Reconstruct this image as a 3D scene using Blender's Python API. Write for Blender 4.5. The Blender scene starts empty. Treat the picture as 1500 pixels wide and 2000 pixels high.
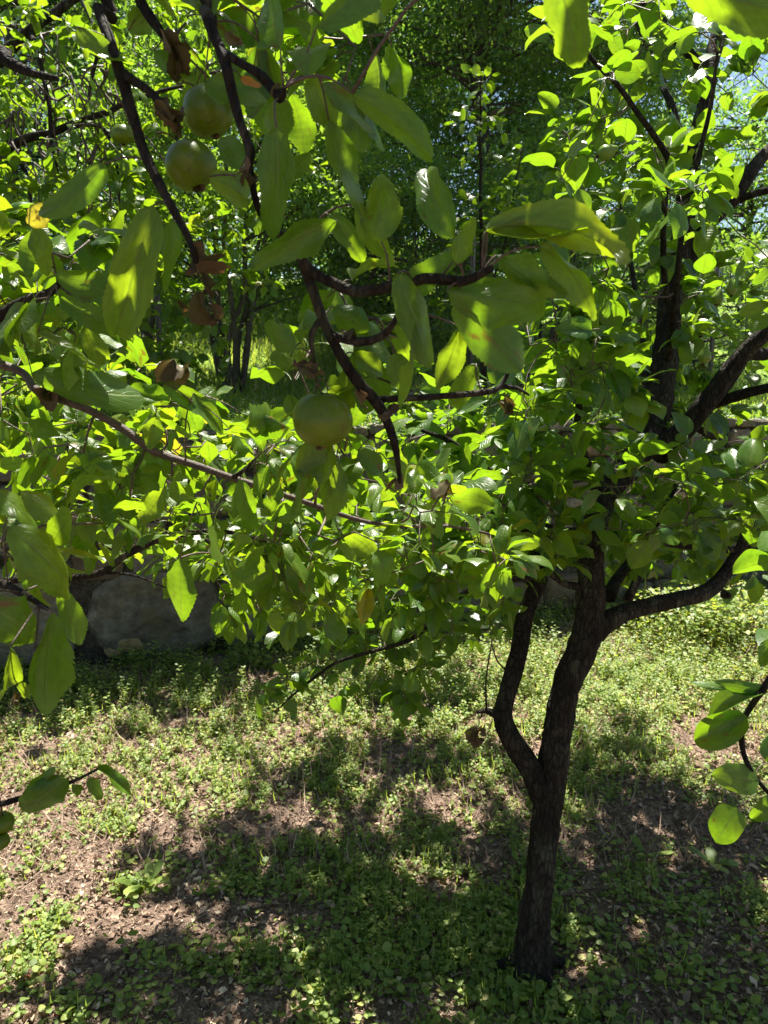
import bpy, math, random
import numpy as np
from mathutils import Vector, Matrix

PI = math.pi
rng = np.random.default_rng(7)
random.seed(7)
SC = bpy.context.scene
COL = SC.collection

# ------------------------------------------------------------------ camera
CAM = np.array([0.0, 0.0, 1.6])
PITCH = math.radians(10)
FPX = 1455.0                                   # focal length in photograph pixels (1500 x 2000)
FWD = np.array([0, math.cos(PITCH), -math.sin(PITCH)])
UP = np.array([0, math.sin(PITCH), math.cos(PITCH)])
RIGHT = np.array([1.0, 0, 0])
cam = bpy.data.cameras.new('camera')
cam_o = bpy.data.objects.new('camera', cam)
COL.objects.link(cam_o)
cam_o.location = CAM
cam_o.rotation_euler = (PI / 2 - PITCH, 0, 0)
cam.sensor_fit = 'VERTICAL'
cam.sensor_height = 36
cam.lens = 36 * FPX / 2000
cam.clip_start = 0.05
cam.clip_end = 2000
cam.dof.use_dof = True
cam.dof.focus_distance = 1.35
cam.dof.aperture_fstop = 12
SC.camera = cam_o

# ------------------------------------------------------------------ light
SUN_EL, SUN_AZ = math.radians(69), math.radians(8)          # azimuth to the right of +Y
SUN = np.array([math.cos(SUN_EL) * math.sin(SUN_AZ), math.cos(SUN_EL) * math.cos(SUN_AZ), math.sin(SUN_EL)])
world = bpy.data.worlds.new('World')
SC.world = world
world.use_nodes = True
wn = world.node_tree
sky = wn.nodes.new('ShaderNodeTexSky')
sky.sky_type = 'NISHITA'
sky.sun_disc = False
sky.sun_elevation = SUN_EL
sky.sun_rotation = SUN_AZ
sky.air_density = 1.0
sky.dust_density = 0.6
bg = wn.nodes['Background']
wn.links.new(sky.outputs[0], bg.inputs[0])
bg.inputs[1].default_value = 0.05
sun = bpy.data.lights.new('sun', 'SUN')
sun.energy = 5.0
sun.angle = math.radians(0.53)
sun.color = (1.0, 0.95, 0.86)
sun_o = bpy.data.objects.new('sun', sun)
COL.objects.link(sun_o)
sun_o.rotation_euler = Vector(SUN).to_track_quat('Z', 'Y').to_euler()
SC.view_settings.view_transform = 'Standard'
SC.view_settings.look = 'None'
SC.view_settings.gamma = 1
SC.view_settings.use_curve_mapping = False
SC.view_settings.exposure = 1.85
SC.cycles.max_bounces = 7
SC.cycles.diffuse_bounces = 2
SC.cycles.transmission_bounces = 5
SC.cycles.glossy_bounces = 2
SC.cycles.sample_clamp_indirect = 4
SC.cycles.use_denoising = True


# ------------------------------------------------------------------ helpers
def ray(px, py):
    return (px - 750) / FPX * RIGHT + (1000 - py) / FPX * UP + FWD


def at(px, py, Y):
    """the point at ground distance Y (metres in front of the camera) seen at photograph pixel px, py"""
    d = ray(px, py)
    return CAM + d * (Y / d[1])


def ground(px, py, z=0.0):
    d = ray(px, py)
    return CAM + d * ((z - CAM[2]) / d[2])


def project(P):
    q = np.asarray(P) - CAM
    dep = q @ FWD
    dep = np.where(np.abs(dep) < 1e-4, 1e-4, dep)
    return 750 + FPX * (q @ RIGHT) / dep, 1000 - FPX * (q @ UP) / dep, dep


def norm(v):
    v = np.asarray(v, float)
    return v / (np.linalg.norm(v, axis=-1, keepdims=True) + 1e-12)


def _h(ix, iy, iz, s):
    n = (ix * 374761393 + iy * 668265263 + iz * 2147483647 + s * 974711) & 0xffffffff
    n = ((n ^ (n >> 13)) * 1274126177) & 0xffffffff
    return ((n ^ (n >> 16)) & 0xffff) / 65535.0


def vnoise(p, s=0):
    p = np.asarray(p, float)
    i = np.floor(p).astype(np.int64)
    f = p - i
    f = f * f * (3 - 2 * f)
    r = 0
    for dx in (0, 1):
        for dy in (0, 1):
            for dz in (0, 1):
                w = (f[:, 0] if dx else 1 - f[:, 0]) * (f[:, 1] if dy else 1 - f[:, 1]) * (f[:, 2] if dz else 1 - f[:, 2])
                r = r + w * _h(i[:, 0] + dx, i[:, 1] + dy, i[:, 2] + dz, s)
    return r * 2 - 1


def fbm(p, s=0, o=3):
    r, a, t = 0, 1.0, 0
    p = np.asarray(p, float)
    for k in range(o):
        r = r + a * vnoise(p * 2 ** k + 17.3 * k, s + k)
        t += a
        a *= 0.5
    return r / t


def mesh_np(name, V, Q, UV=None, smooth=True, mats=None, T=None):
    """V (n,3); Q (m,4) quads; T (k,3) triangles; UV (n,2) per vertex"""
    me = bpy.data.meshes.new(name)
    V = np.ascontiguousarray(V, dtype=np.float32)
    nq = 0 if Q is None else len(Q)
    nt = 0 if T is None else len(T)
    loops = []
    if nq: loops.append(np.asarray(Q, np.int32).ravel())
    if nt: loops.append(np.asarray(T, np.int32).ravel())
    loops = np.concatenate(loops)
    me.vertices.add(len(V))
    me.vertices.foreach_set('co', V.ravel())
    me.loops.add(len(loops))
    me.loops.foreach_set('vertex_index', loops)
    me.polygons.add(nq + nt)
    st = np.concatenate([np.arange(nq) * 4, nq * 4 + np.arange(nt) * 3]).astype(np.int32)
    me.polygons.foreach_set('loop_start', st)
    me.polygons.foreach_set('use_smooth', np.full(nq + nt, smooth))
    if UV is not None:
        uvl = me.uv_layers.new(name='UVMap')
        uvl.data.foreach_set('uv', np.ascontiguousarray(np.asarray(UV, np.float32)[loops]).ravel())
    me.update()
    me.validate()
    for m in (mats or []):
        me.materials.append(m)
    return me


def link(name, me, parent=None):
    o = bpy.data.objects.new(name, me)
    COL.objects.link(o)
    if parent is not None:
        o.parent = parent
        o.matrix_parent_inverse = Matrix.Translation(parent.location).inverted()
    return o


def tag(o, label=None, cat=None, group=None, kind=None):
    for k, v in (('label', label), ('category', cat), ('group', group), ('kind', kind)):
        if v: o[k] = v
    return o


def empty(name, loc, label, cat, group=None):
    o = bpy.data.objects.new(name, None)
    COL.objects.link(o)
    o.location = loc
    o.empty_display_size = 0.1
    return tag(o, label, cat, group)


# ------------------------------------------------------------------ node materials
def new_mat(name):
    m = bpy.data.materials.new(name)
    m.use_nodes = True
    m.node_tree.nodes.clear()
    return m, m.node_tree


class N:
    def __init__(s, nt): s.nt = nt
    def __call__(s, t, ins=None, **kw):
        n = s.nt.nodes.new(t)
        for k, v in kw.items(): setattr(n, k, v)
        for k, v in (ins or {}).items():
            if isinstance(v, bpy.types.NodeSocket): s.nt.links.new(v, n.inputs[k])
            else: n.inputs[k].default_value = v
        return n
    def math(s, op, a, b=0.0, c=0.0):
        n = s.nt.nodes.new('ShaderNodeMath'); n.operation = op
        for i, v in enumerate((a, b, c)):
            if isinstance(v, bpy.types.NodeSocket): s.nt.links.new(v, n.inputs[i])
            else: n.inputs[i].default_value = v
        return n.outputs[0]
    def mix(s, f, a, b, bt='MIX'):
        n = s.nt.nodes.new('ShaderNodeMix'); n.data_type = 'RGBA'; n.blend_type = bt
        for i, v in ((0, f), (6, a), (7, b)):
            if isinstance(v, bpy.types.NodeSocket): s.nt.links.new(v, n.inputs[i])
            else: n.inputs[i].default_value = v if i == 0 else (*v, 1)
        return n.outputs[2]
    def rng(s, v, a, b, c=0.0, d=1.0):
        n = s.nt.nodes.new('ShaderNodeMapRange'); s.nt.links.new(v, n.inputs[0])
        for i, x in enumerate((a, b, c, d)): n.inputs[i + 1].default_value = x
        return n.outputs[0]
    def ramp(s, v, stops):
        n = s.nt.nodes.new('ShaderNodeValToRGB'); s.nt.links.new(v, n.inputs[0])
        e = n.color_ramp.elements
        while len(e) < len(stops): e.new(0.5)
        for el, (p, c) in zip(e, stops): el.position = p; el.color = (*c, 1)
        return n.outputs[0]


def leaf_material(name, ramp, tramp, trans=0.45, rough=0.42, spec=0.4, veins=True, blemish=0.12, bump=True, under=(0.12, 0.17, 0.07)):
    m, nt = new_mat(name)
    g = N(nt)
    geo = g('ShaderNodeNewGeometry')
    oi = g('ShaderNodeObjectInfo')
    rnd = g.math('FRACT', g.math('ADD', g.math('MULTIPLY', geo.outputs['Random Per Island'], 3.7), g.math('MULTIPLY', oi.outputs['Random'], 5.3)))
    col = g.ramp(rnd, ramp)
    tcol = g.ramp(rnd, tramp)
    hgt = None
    tc = g('ShaderNodeTexCoord')
    if veins:
        uv = g('ShaderNodeUVMap')
        sp = g('ShaderNodeSeparateXYZ', {0: uv.outputs[0]})
        u = sp.outputs[0]
        av = g.math('MULTIPLY', g.math('ABSOLUTE', g.math('SUBTRACT', sp.outputs[1], 0.5)), 2.0)
        mid = g.rng(av, 0.03, 0.075, 1, 0)
        sv = g.math('SUBTRACT', g.math('ADD', g.math('MULTIPLY', u, g.math('ADD', 6.5, g.math('MULTIPLY', rnd, 3.0))), g.math('MULTIPLY', g('ShaderNodeTexNoise', {'Vector': uv.outputs[0], 'W': rnd, 'Scale': 2.6}, noise_dimensions='4D').outputs[0], 1.3)), g.math('MULTIPLY', g.math('POWER', av, 0.8), 2.6))
        tri = g.math('ABSOLUTE', g.math('SUBTRACT', g.math('FRACT', sv), 0.5))
        side = g.math('MULTIPLY', g.rng(tri, 0.0, 0.11, 1, 0), g.rng(av, 0.95, 0.4, 0, 0.5))
        vein = g.math('MAXIMUM', mid, side)
        nz = g('ShaderNodeTexNoise', {'Vector': uv.outputs[0], 'W': g.math('MULTIPLY', rnd, 40.0), 'Scale': 9.0, 'Detail': 4.0}, noise_dimensions='4D')
        col = g.mix(g.math('MULTIPLY', vein, 0.7), col, (0.17, 0.22, 0.06))
        tcol = g.mix(g.math('MULTIPLY', vein, 0.6), tcol, (0.10, 0.16, 0.012))
        mott = g.rng(nz.outputs[0], 0.3, 0.75, 0.78, 1.22)
        col = g.mix(1.0, col, g('ShaderNodeCombineXYZ', {0: mott, 1: mott, 2: mott}).outputs[0], 'MULTIPLY')
        tcol = g.mix(1.0, tcol, g('ShaderNodeCombineXYZ', {0: mott, 1: mott, 2: mott}).outputs[0], 'MULTIPLY')
        nz2 = g('ShaderNodeTexNoise', {'Vector': uv.outputs[0], 'W': g.math('MULTIPLY', rnd, 91.0), 'Scale': 3.2, 'Detail': 3.0}, noise_dimensions='4D')
        th = g.math('SUBTRACT', nz2.outputs[0], g.math('MULTIPLY', g.math('LESS_THAN', rnd, blemish), -0.09))
        bl = g.rng(th, 0.66, 0.74)
        col = g.mix(bl, col, (0.16, 0.075, 0.025))
        tcol = g.mix(bl, tcol, (0.16, 0.07, 0.01))
        vs = g('ShaderNodeTexVoronoi', {'Vector': uv.outputs[0], 'W': g.math('MULTIPLY', rnd, 57.0), 'Scale': 3.4}, voronoi_dimensions='4D')
        spot = g.rng(vs.outputs['Distance'], 0.07, 0.11, 0.9, 0)
        col = g.mix(spot, col, (0.09, 0.045, 0.02)); tcol = g.mix(spot, tcol, (0.05, 0.02, 0.005))
        nb = g('ShaderNodeTexNoise', {'Vector': uv.outputs[0], 'W': g.math('MULTIPLY', rnd, 23.0), 'Scale': 1.1, 'Detail': 2.0}, noise_dimensions='4D')
        tone = g.rng(nb.outputs[0], 0.35, 0.65)
        col = g.mix(g.math('MULTIPLY', tone, 0.35), col, (0.08, 0.13, 0.012)); tcol = g.mix(g.math('MULTIPLY', tone, 0.3), tcol, (0.42, 0.52, 0.012))
        hgt = g.math('SUBTRACT', g.math('MULTIPLY', nz.outputs[0], 0.7), g.math('MULTIPLY', vein, 0.8))
    back = g.mix(g.math('MULTIPLY', geo.outputs['Backfacing'], 0.55), col, under)
    ins = {'Base Color': back, 'Roughness': rough, 'Specular IOR Level': spec}
    ti = {'Color': tcol}
    if hgt is not None and bump:
        b = g('ShaderNodeBump', {'Height': hgt, 'Strength': 0.4, 'Distance': 0.002})
        ins['Normal'] = b.outputs[0]
    pr = g('ShaderNodeBsdfPrincipled', ins)
    tr = g('ShaderNodeBsdfTranslucent', ti)
    mx = g('ShaderNodeMixShader', {0: trans, 1: pr.outputs[0], 2: tr.outputs[0]})
    out = g('ShaderNodeOutputMaterial')
    nt.links.new(mx.outputs[0], out.inputs[0])
    return m


def rough_material(name, c1, c2, c3, scale=20, bump=0.6, dist=0.01, rough=0.9, stretch=(1, 1, 1), spec=0.2, patch=None, cell=0.35):
    m, nt = new_mat(name)
    g = N(nt)
    tc = g('ShaderNodeTexCoord')
    oi = g('ShaderNodeObjectInfo')
    mp = g('ShaderNodeMapping', {'Vector': tc.outputs['Object'], 'Scale': stretch})
    n1 = g('ShaderNodeTexNoise', {'Vector': mp.outputs[0], 'Scale': scale, 'Detail': 8.0, 'Roughness': 0.65})
    n2 = g('ShaderNodeTexNoise', {'Vector': mp.outputs[0], 'Scale': scale * 0.22, 'Detail': 4.0})
    vo = g('ShaderNodeTexVoronoi', {'Vector': mp.outputs[0], 'Scale': scale * 1.6}, feature='DISTANCE_TO_EDGE')
    col = g.ramp(n1.outputs[0], [(0.3, c1), (0.5, c2), (0.72, c3)])
    col = g.mix(g.rng(n2.outputs[0], 0.4, 0.65, 0, 0.6), col, c1)
    if patch:
        n3 = g('ShaderNodeTexNoise', {'Vector': mp.outputs[0], 'Scale': scale * 0.5, 'Detail': 6.0, 'W': g.math('MULTIPLY', oi.outputs['Random'], 20.0)}, noise_dimensions='4D')
        col = g.mix(g.rng(n3.outputs[0], 0.56, 0.62, 0, 0.8), col, patch)
    k = g.rng(oi.outputs['Random'], 0, 1, 0.75, 1.2)
    col = g.mix(1.0, col, g('ShaderNodeCombineXYZ', {0: k, 1: k, 2: k}).outputs[0], 'MULTIPLY')
    h = g.math('ADD', n1.outputs[0], g.math('MULTIPLY', g.rng(vo.outputs[0], 0, 0.15), cell))
    b = g('ShaderNodeBump', {'Height': h, 'Strength': bump, 'Distance': dist})
    pr = g('ShaderNodeBsdfPrincipled', {'Base Color': col, 'Roughness': rough, 'Specular IOR Level': spec, 'Normal': b.outputs[0]})
    out = g('ShaderNodeOutputMaterial')
    nt.links.new(pr.outputs[0], out.inputs[0])
    return m


M = {}
M['apple_leaf'] = leaf_material('apple_leaf', [(0, (0.032, 0.075, 0.007)), (0.5, (0.044, 0.098, 0.008)), (0.97, (0.068, 0.122, 0.010)), (1, (0.18, 0.17, 0.02))],
                                [(0, (0.18, 0.38, 0.008)), (0.5, (0.26, 0.47, 0.01)), (0.97, (0.40, 0.56, 0.012)), (1, (0.62, 0.50, 0.02))], trans=0.42, rough=0.36, spec=0.42, under=(0.085, 0.14, 0.022))
M['pear_leaf'] = leaf_material('pear_leaf', [(0, (0.026, 0.072, 0.009)), (0.6, (0.036, 0.096, 0.011)), (1, (0.06, 0.13, 0.014))],
                               [(0, (0.20, 0.42, 0.010)), (0.6, (0.27, 0.50, 0.012)), (1, (0.36, 0.56, 0.02))], trans=0.40, rough=0.33, spec=0.45, blemish=0.02, under=(0.07, 0.14, 0.025))
M['far_leaf'] = leaf_material('far_leaf', [(0, (0.035, 0.085, 0.03)), (0.6, (0.05, 0.11, 0.035)), (1, (0.08, 0.15, 0.04))],
                              [(0, (0.16, 0.36, 0.04)), (0.6, (0.26, 0.48, 0.04)), (1, (0.42, 0.60, 0.05))], trans=0.42, rough=0.45, veins=False)
M['shrub_leaf'] = leaf_material('shrub_leaf', [(0, (0.04, 0.10, 0.025)), (1, (0.07, 0.15, 0.03))],
                                [(0, (0.24, 0.44, 0.03)), (1, (0.36, 0.56, 0.04))], trans=0.4, veins=False)
M['weed'] = leaf_material('weed', [(0, (0.08, 0.13, 0.025)), (0.5, (0.15, 0.22, 0.045)), (0.88, (0.25, 0.31, 0.075)), (1, (0.42, 0.36, 0.14))],
                          [(0, (0.30, 0.45, 0.03)), (0.6, (0.46, 0.58, 0.05)), (1, (0.65, 0.62, 0.08))], trans=0.42, rough=0.5, veins=False)
M['grass'] = leaf_material('grass', [(0, (0.09, 0.15, 0.035)), (0.7, (0.14, 0.20, 0.05)), (1, (0.33, 0.28, 0.12))],
                           [(0, (0.40, 0.58, 0.05)), (1, (0.55, 0.62, 0.08))], trans=0.46, rough=0.5, veins=False)
M['litter'] = leaf_material('litter', [(0, (0.07, 0.045, 0.03)), (0.4, (0.20, 0.14, 0.10)), (0.8, (0.38, 0.285, 0.20)), (1, (0.62, 0.50, 0.36))],
                            [(0, (0.2, 0.10, 0.04)), (1, (0.4, 0.24, 0.1))], trans=0.12, rough=0.8, spec=0.2, veins=False, under=(0.3, 0.2, 0.15))
M['dry_leaf'] = leaf_material('dry_leaf', [(0, (0.035, 0.022, 0.014)), (0.6, (0.07, 0.042, 0.026)), (1, (0.18, 0.11, 0.075))],
                              [(0, (0.12, 0.05, 0.02)), (1, (0.3, 0.12, 0.05))], trans=0.12, rough=0.75, spec=0.2, under=(0.085, 0.055, 0.036), blemish=0)
M['orange_leaf'] = leaf_material('orange_leaf', [(0, (0.5, 0.13, 0.02)), (1, (0.55, 0.2, 0.03))], [(0, (0.9, 0.3, 0.03)), (1, (0.9, 0.35, 0.03))], trans=0.45, under=(0.5, 0.2, 0.05))
M['yellow_leaf'] = leaf_material('yellow_leaf', [(0, (0.35, 0.28, 0.04)), (1, (0.42, 0.32, 0.05))], [(0, (0.85, 0.7, 0.05)), (1, (0.9, 0.7, 0.05))], trans=0.45, under=(0.4, 0.35, 0.08), blemish=0.9)
M['bark'] = rough_material('bark', (0.012, 0.009, 0.006), (0.034, 0.027, 0.019), (0.078, 0.064, 0.047), scale=48, bump=1.0, dist=0.02, stretch=(1, 1, 0.35), patch=(0.07, 0.072, 0.045), cell=0.55)
M['twig'] = rough_material('twig', (0.05, 0.032, 0.025), (0.09, 0.06, 0.045), (0.15, 0.11, 0.09), scale=160, bump=0.5, dist=0.002, rough=0.6, spec=0.35)
M['far_bark'] = rough_material('far_bark', (0.05, 0.045, 0.035), (0.09, 0.08, 0.065), (0.15, 0.13, 0.11), scale=12, bump=0.6, dist=0.03, stretch=(1, 1, 0.3))
M['soil'] = rough_material('soil', (0.09, 0.058, 0.042), (0.21, 0.145, 0.105), (0.38, 0.28, 0.21), scale=34, bump=1.0, dist=0.03, cell=0.1)
M['stone'] = rough_material('stone', (0.07, 0.064, 0.045), (0.18, 0.165, 0.12), (0.34, 0.31, 0.23), scale=13, bump=1.0, dist=0.03, patch=(0.15, 0.125, 0.07), cell=0.08)
M['stone_warm'] = rough_material('stone_warm', (0.08, 0.058, 0.034), (0.18, 0.135, 0.085), (0.32, 0.25, 0.16), scale=9, bump=1.0, dist=0.03, patch=(0.30, 0.22, 0.13), cell=0.0)
M['mortar'] = rough_material('mortar', (0.03, 0.027, 0.018), (0.075, 0.065, 0.045), (0.14, 0.125, 0.09), scale=30, bump=1.0, dist=0.02)
M['plaster'] = rough_material('plaster', (0.20, 0.15, 0.07), (0.30, 0.22, 0.11), (0.38, 0.30, 0.16), scale=30, bump=0.6, dist=0.006)
M['meadow'] = rough_material('meadow', (0.10, 0.17, 0.02), (0.16, 0.25, 0.03), (0.22, 0.30, 0.05), scale=3, bump=0.8, dist=0.1)
M['stalk'] = rough_material('stalk', (0.06, 0.045, 0.02), (0.10, 0.08, 0.03), (0.15, 0.12, 0.05), scale=80, bump=0.3, dist=0.001, rough=0.6)


def fruit_material(name, c1, c2, blush):
    m, nt = new_mat(name)
    g = N(nt)
    tc = g('ShaderNodeTexCoord')
    oi = g('ShaderNodeObjectInfo')
    n1 = g('ShaderNodeTexNoise', {'Vector': tc.outputs['Object'], 'Scale': 22.0, 'Detail': 5.0, 'W': g.math('MULTIPLY', oi.outputs['Random'], 9.0)}, noise_dimensions='4D')
    vo = g('ShaderNodeTexVoronoi', {'Vector': tc.outputs['Object'], 'Scale': 190.0})
    col = g.ramp(n1.outputs[0], [(0.3, c1), (0.65, c2), (0.85, blush)])
    col = g.mix(g.rng(vo.outputs[0], 0.1, 0.2, 0.35, 0), col, (0.20, 0.24, 0.04))
    n2 = g('ShaderNodeTexNoise', {'Vector': tc.outputs['Object'], 'Scale': 90.0, 'Detail': 3.0})
    col = g.mix(g.rng(n2.outputs[0], 0.62, 0.70, 0, 0.6), col, (0.06, 0.04, 0.02))
    b = g('ShaderNodeBump', {'Height': n1.outputs[0], 'Strength': 0.15, 'Distance': 0.004})
    pr = g('ShaderNodeBsdfPrincipled', {'Base Color': col, 'Roughness': 0.34, 'Specular IOR Level': 0.28, 'Normal': b.outputs[0],
                                        'Subsurface Weight': 0.1, 'Subsurface Scale': 0.012, 'Subsurface Radius': (0.6, 1.0, 0.2)})
    out = g('ShaderNodeOutputMaterial')
    nt.links.new(pr.outputs[0], out.inputs[0])
    return m


M['apple'] = fruit_material('apple', (0.065, 0.105, 0.004), (0.105, 0.15, 0.005), (0.20, 0.20, 0.01))
M['pear'] = fruit_material('pear', (0.10, 0.17, 0.02), (0.15, 0.22, 0.03), (0.22, 0.22, 0.05))


def plain(name, c, rough=0.6, metal=0.0):
    m, nt = new_mat(name)
    g = N(nt)
    tc = g('ShaderNodeTexCoord')
    n1 = g('ShaderNodeTexNoise', {'Vector': tc.outputs['Object'], 'Scale': 35.0, 'Detail': 5.0})
    col = g.mix(g.rng(n1.outputs[0], 0.35, 0.7), c, tuple(x * 0.6 for x in c))
    pr = g('ShaderNodeBsdfPrincipled', {'Base Color': col, 'Roughness': rough, 'Metallic': metal})
    out = g('ShaderNodeOutputMaterial')
    nt.links.new(pr.outputs[0], out.inputs[0])
    return m


M['wire'] = plain('wire', (0.10, 0.09, 0.08), 0.6, 0.4)
M['berry'] = plain('berry', (0.35, 0.02, 0.03), 0.35)

# ------------------------------------------------------------------ tubes
def catmull(pts, rad, step):
    pts = np.asarray(pts, float)
    rad = np.asarray(rad, float)
    if len(pts) == 2:
        pts = np.array([pts[0], (pts[0] + pts[1]) / 2, pts[1]]); rad = np.array([rad[0], rad.mean(), rad[1]])
    P = np.vstack([2 * pts[0] - pts[1], pts, 2 * pts[-1] - pts[-2]])
    oP, oR = [], []
    for i in range(1, len(P) - 2):
        n = max(2, int(np.linalg.norm(P[i + 1] - P[i]) / step))
        for t in np.arange(n) / n:
            a, b, c, d = P[i - 1], P[i], P[i + 1], P[i + 2]
            oP.append(0.5 * (2 * b + (c - a) * t + (2 * a - 5 * b + 4 * c - d) * t * t + (3 * b - a - 3 * c + d) * t ** 3))
            oR.append(rad[i - 1] * (1 - t) + rad[i] * t)
    oP.append(pts[-1]); oR.append(rad[-1])
    return np.array(oP), np.array(oR)


def tube_arrays(P, R, ns, jag=0.0, seed=0, base=0):
    n = len(P)
    T = np.gradient(P, axis=0)
    T = norm(T)
    ref = np.array([0.3, 1, 0.2]) if abs(T[0] @ norm([0.3, 1, 0.2])) < 0.9 else np.array([1, 0, 0.1])
    A = np.zeros_like(P)
    a = norm(np.cross(T[0], ref))
    for i in range(n):
        a = norm(a - T[i] * (a @ T[i]))
        A[i] = a
    B = np.cross(T, A)
    th = np.arange(ns) / ns * 2 * PI
    ring = np.cos(th)[None, :, None] * A[:, None, :] + np.sin(th)[None, :, None] * B[:, None, :]
    V = (P[:, None, :] + ring * R[:, None, None])
    if jag:
        q = V.reshape(-1, 3)
        k = jag * fbm(q * (0.45 / max(R.mean(), 1e-3)), seed, 3) + jag * 0.5 * vnoise(q * (2.2 / max(R.mean(), 1e-3)), seed + 5)
        V = (P[:, None, :] + ring * R[:, None, None] * (1 + k.reshape(n, ns, 1)))
    V = V.reshape(-1, 3)
    i = np.arange(n - 1)[:, None] * ns
    j = np.arange(ns)[None, :]
    j2 = (j + 1) % ns
    Q = np.stack([i + j, i + j2, i + ns + j2, i + ns + j], -1).reshape(-1, 4)
    V = np.vstack([V, P[0], P[-1]])
    c0, c1 = n * ns, n * ns + 1
    jj = np.arange(ns)
    T3 = np.vstack([np.stack([np.full(ns, c0), (jj + 1) % ns, jj], -1),
                    np.stack([np.full(ns, c1), (n - 1) * ns + jj, (n - 1) * ns + (jj + 1) % ns], -1)])
    return V, Q + base, T3 + base


class Tubes:
    def __init__(s): s.V, s.Q, s.T, s.n = [], [], [], 0
    def add(s, P, R, ns=5, jag=0.0, seed=0):
        V, Q, T = tube_arrays(np.asarray(P, float), np.asarray(R, float), ns, jag, seed, s.n)
        s.V.append(V); s.Q.append(Q); s.T.append(T); s.n += len(V)
    def obj(s, name, mat, parent=None):
        return link(name, mesh_np(name, np.vstack(s.V), np.vstack(s.Q), T=np.vstack(s.T), mats=[mat]), parent)


# ------------------------------------------------------------------ leaf templates
def leaf_template(ns, half, seed, fold=0.25, curl=0.6, wave=0.05, twist=0.2, serr=0.0, a=0.55, b=0.75, petiole=0.0, crumple=0.0, aspect=0.62):
    r = np.random.default_rng(seed)
    x = np.linspace(0, 1, ns)
    w = (x ** a) * ((1 - x) ** b)
    w = w / w.max() * 0.5
    w = np.maximum(w, 0.012)
    w *= 1 + 0.10 * np.sin(x * 7 + r.uniform(0, 6))
    if serr:
        w[1:-1:2] *= 1 + serr
        w[2:-1:2] *= 1 - serr
    acr = np.concatenate([-np.linspace(1, 0, half + 1), np.linspace(0, 1, half + 1)[1:]])
    X = np.repeat(x, len(acr)); A = np.tile(acr, ns)
    wl = w * (1 + r.uniform(-0.07, 0.07)); wr = w * (1 + r.uniform(-0.07, 0.07))
    if serr:
        lobe = 1 + 0.05 * np.sin(x * 19 + r.uniform(0, 6)) + 0.02 * r.standard_normal(ns)
        wl = w * lobe; wr = w * (1 + 0.05 * np.sin(x * 17 + r.uniform(0, 6)) + 0.02 * r.standard_normal(ns))
    Y = np.where(A < 0, np.repeat(wl, len(acr)), np.repeat(wr, len(acr))) * A
    if serr:                                          # teeth point towards the tip
        X = X + (np.abs(A) > 0.99) * 0.012 * np.tile(np.repeat([0, 1], len(acr)), ns)[:len(X)]
    ph = r.uniform(0, 6, 3)
    Z = np.abs(Y) * math.tan(fold) * 1.5
    Z = Z - 1.1 * Y * Y * r.uniform(0.2, 1.4)
    Z += wave * (np.abs(A) ** 1.5) * np.sin(X * 11 + ph[0] + (A > 0) * 2.1) + wave * 0.6 * np.sin(X * 6 + ph[1]) * np.abs(A)
    Z += 0.004 * np.sin((X * 9 - np.abs(A) * 2.6) * 2 * PI) * (1 - np.abs(A)) * (half > 1)
    if crumple:
        q = np.stack([X, Y, np.zeros_like(X)], 1)
        Z += crumple * fbm(q * 5, seed, 2); Y = Y * (1 + crumple * 2 * fbm(q * 4 + 9, seed + 3, 2)) * (1 - crumple * 1.5)
    Z = Z * aspect
    tw = twist * X
    Y, Z = Y * np.cos(tw) - Z * np.sin(tw), Y * np.sin(tw) + Z * np.cos(tw)
    c = curl
    if abs(c) > 1e-3:                                  # bend the blade downwards along its length
        cx = c * X ** 1.2
        Xc = np.cumsum(np.concatenate([[0], np.diff(x) * np.cos(c * (x[:-1] ** 1.2))]))
        Zc = -np.cumsum(np.concatenate([[0], np.diff(x) * np.sin(c * (x[:-1] ** 1.2))]))
        bx = np.interp(X, x, Xc); bz = np.interp(X, x, Zc)
        X2 = bx + Z * np.sin(cx); Z = bz + Z * np.cos(cx); X = X2
    V = np.stack([X, Y, Z], 1)
    UV = np.stack([np.repeat(x, len(acr)), 0.5 + 0.5 * A], 1)
    m = len(acr)
    i = np.arange(ns - 1)[:, None] * m; j = np.arange(m - 1)[None, :]
    Q = np.stack([i + j, i + m + j, i + m + j + 1, i + j + 1], -1).reshape(-1, 4)
    if petiole:
        k = 4
        px = np.linspace(-petiole, 0.03, k); pz = -0.25 * (px / petiole) ** 2 * petiole - 0.004
        P = np.stack([px, 0 * px, pz], 1)
        pv, pq, _ = tube_arrays(P, np.full(k, 0.012), 3)
        pv = pv[:k * 3]
        Q = np.vstack([Q, pq[:, ::-1] + len(V)])
        V = np.vstack([V, pv]); UV = np.vstack([UV, np.tile([[0.1, 0.5]], (len(pv), 1))])
    return V, Q, UV


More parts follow.
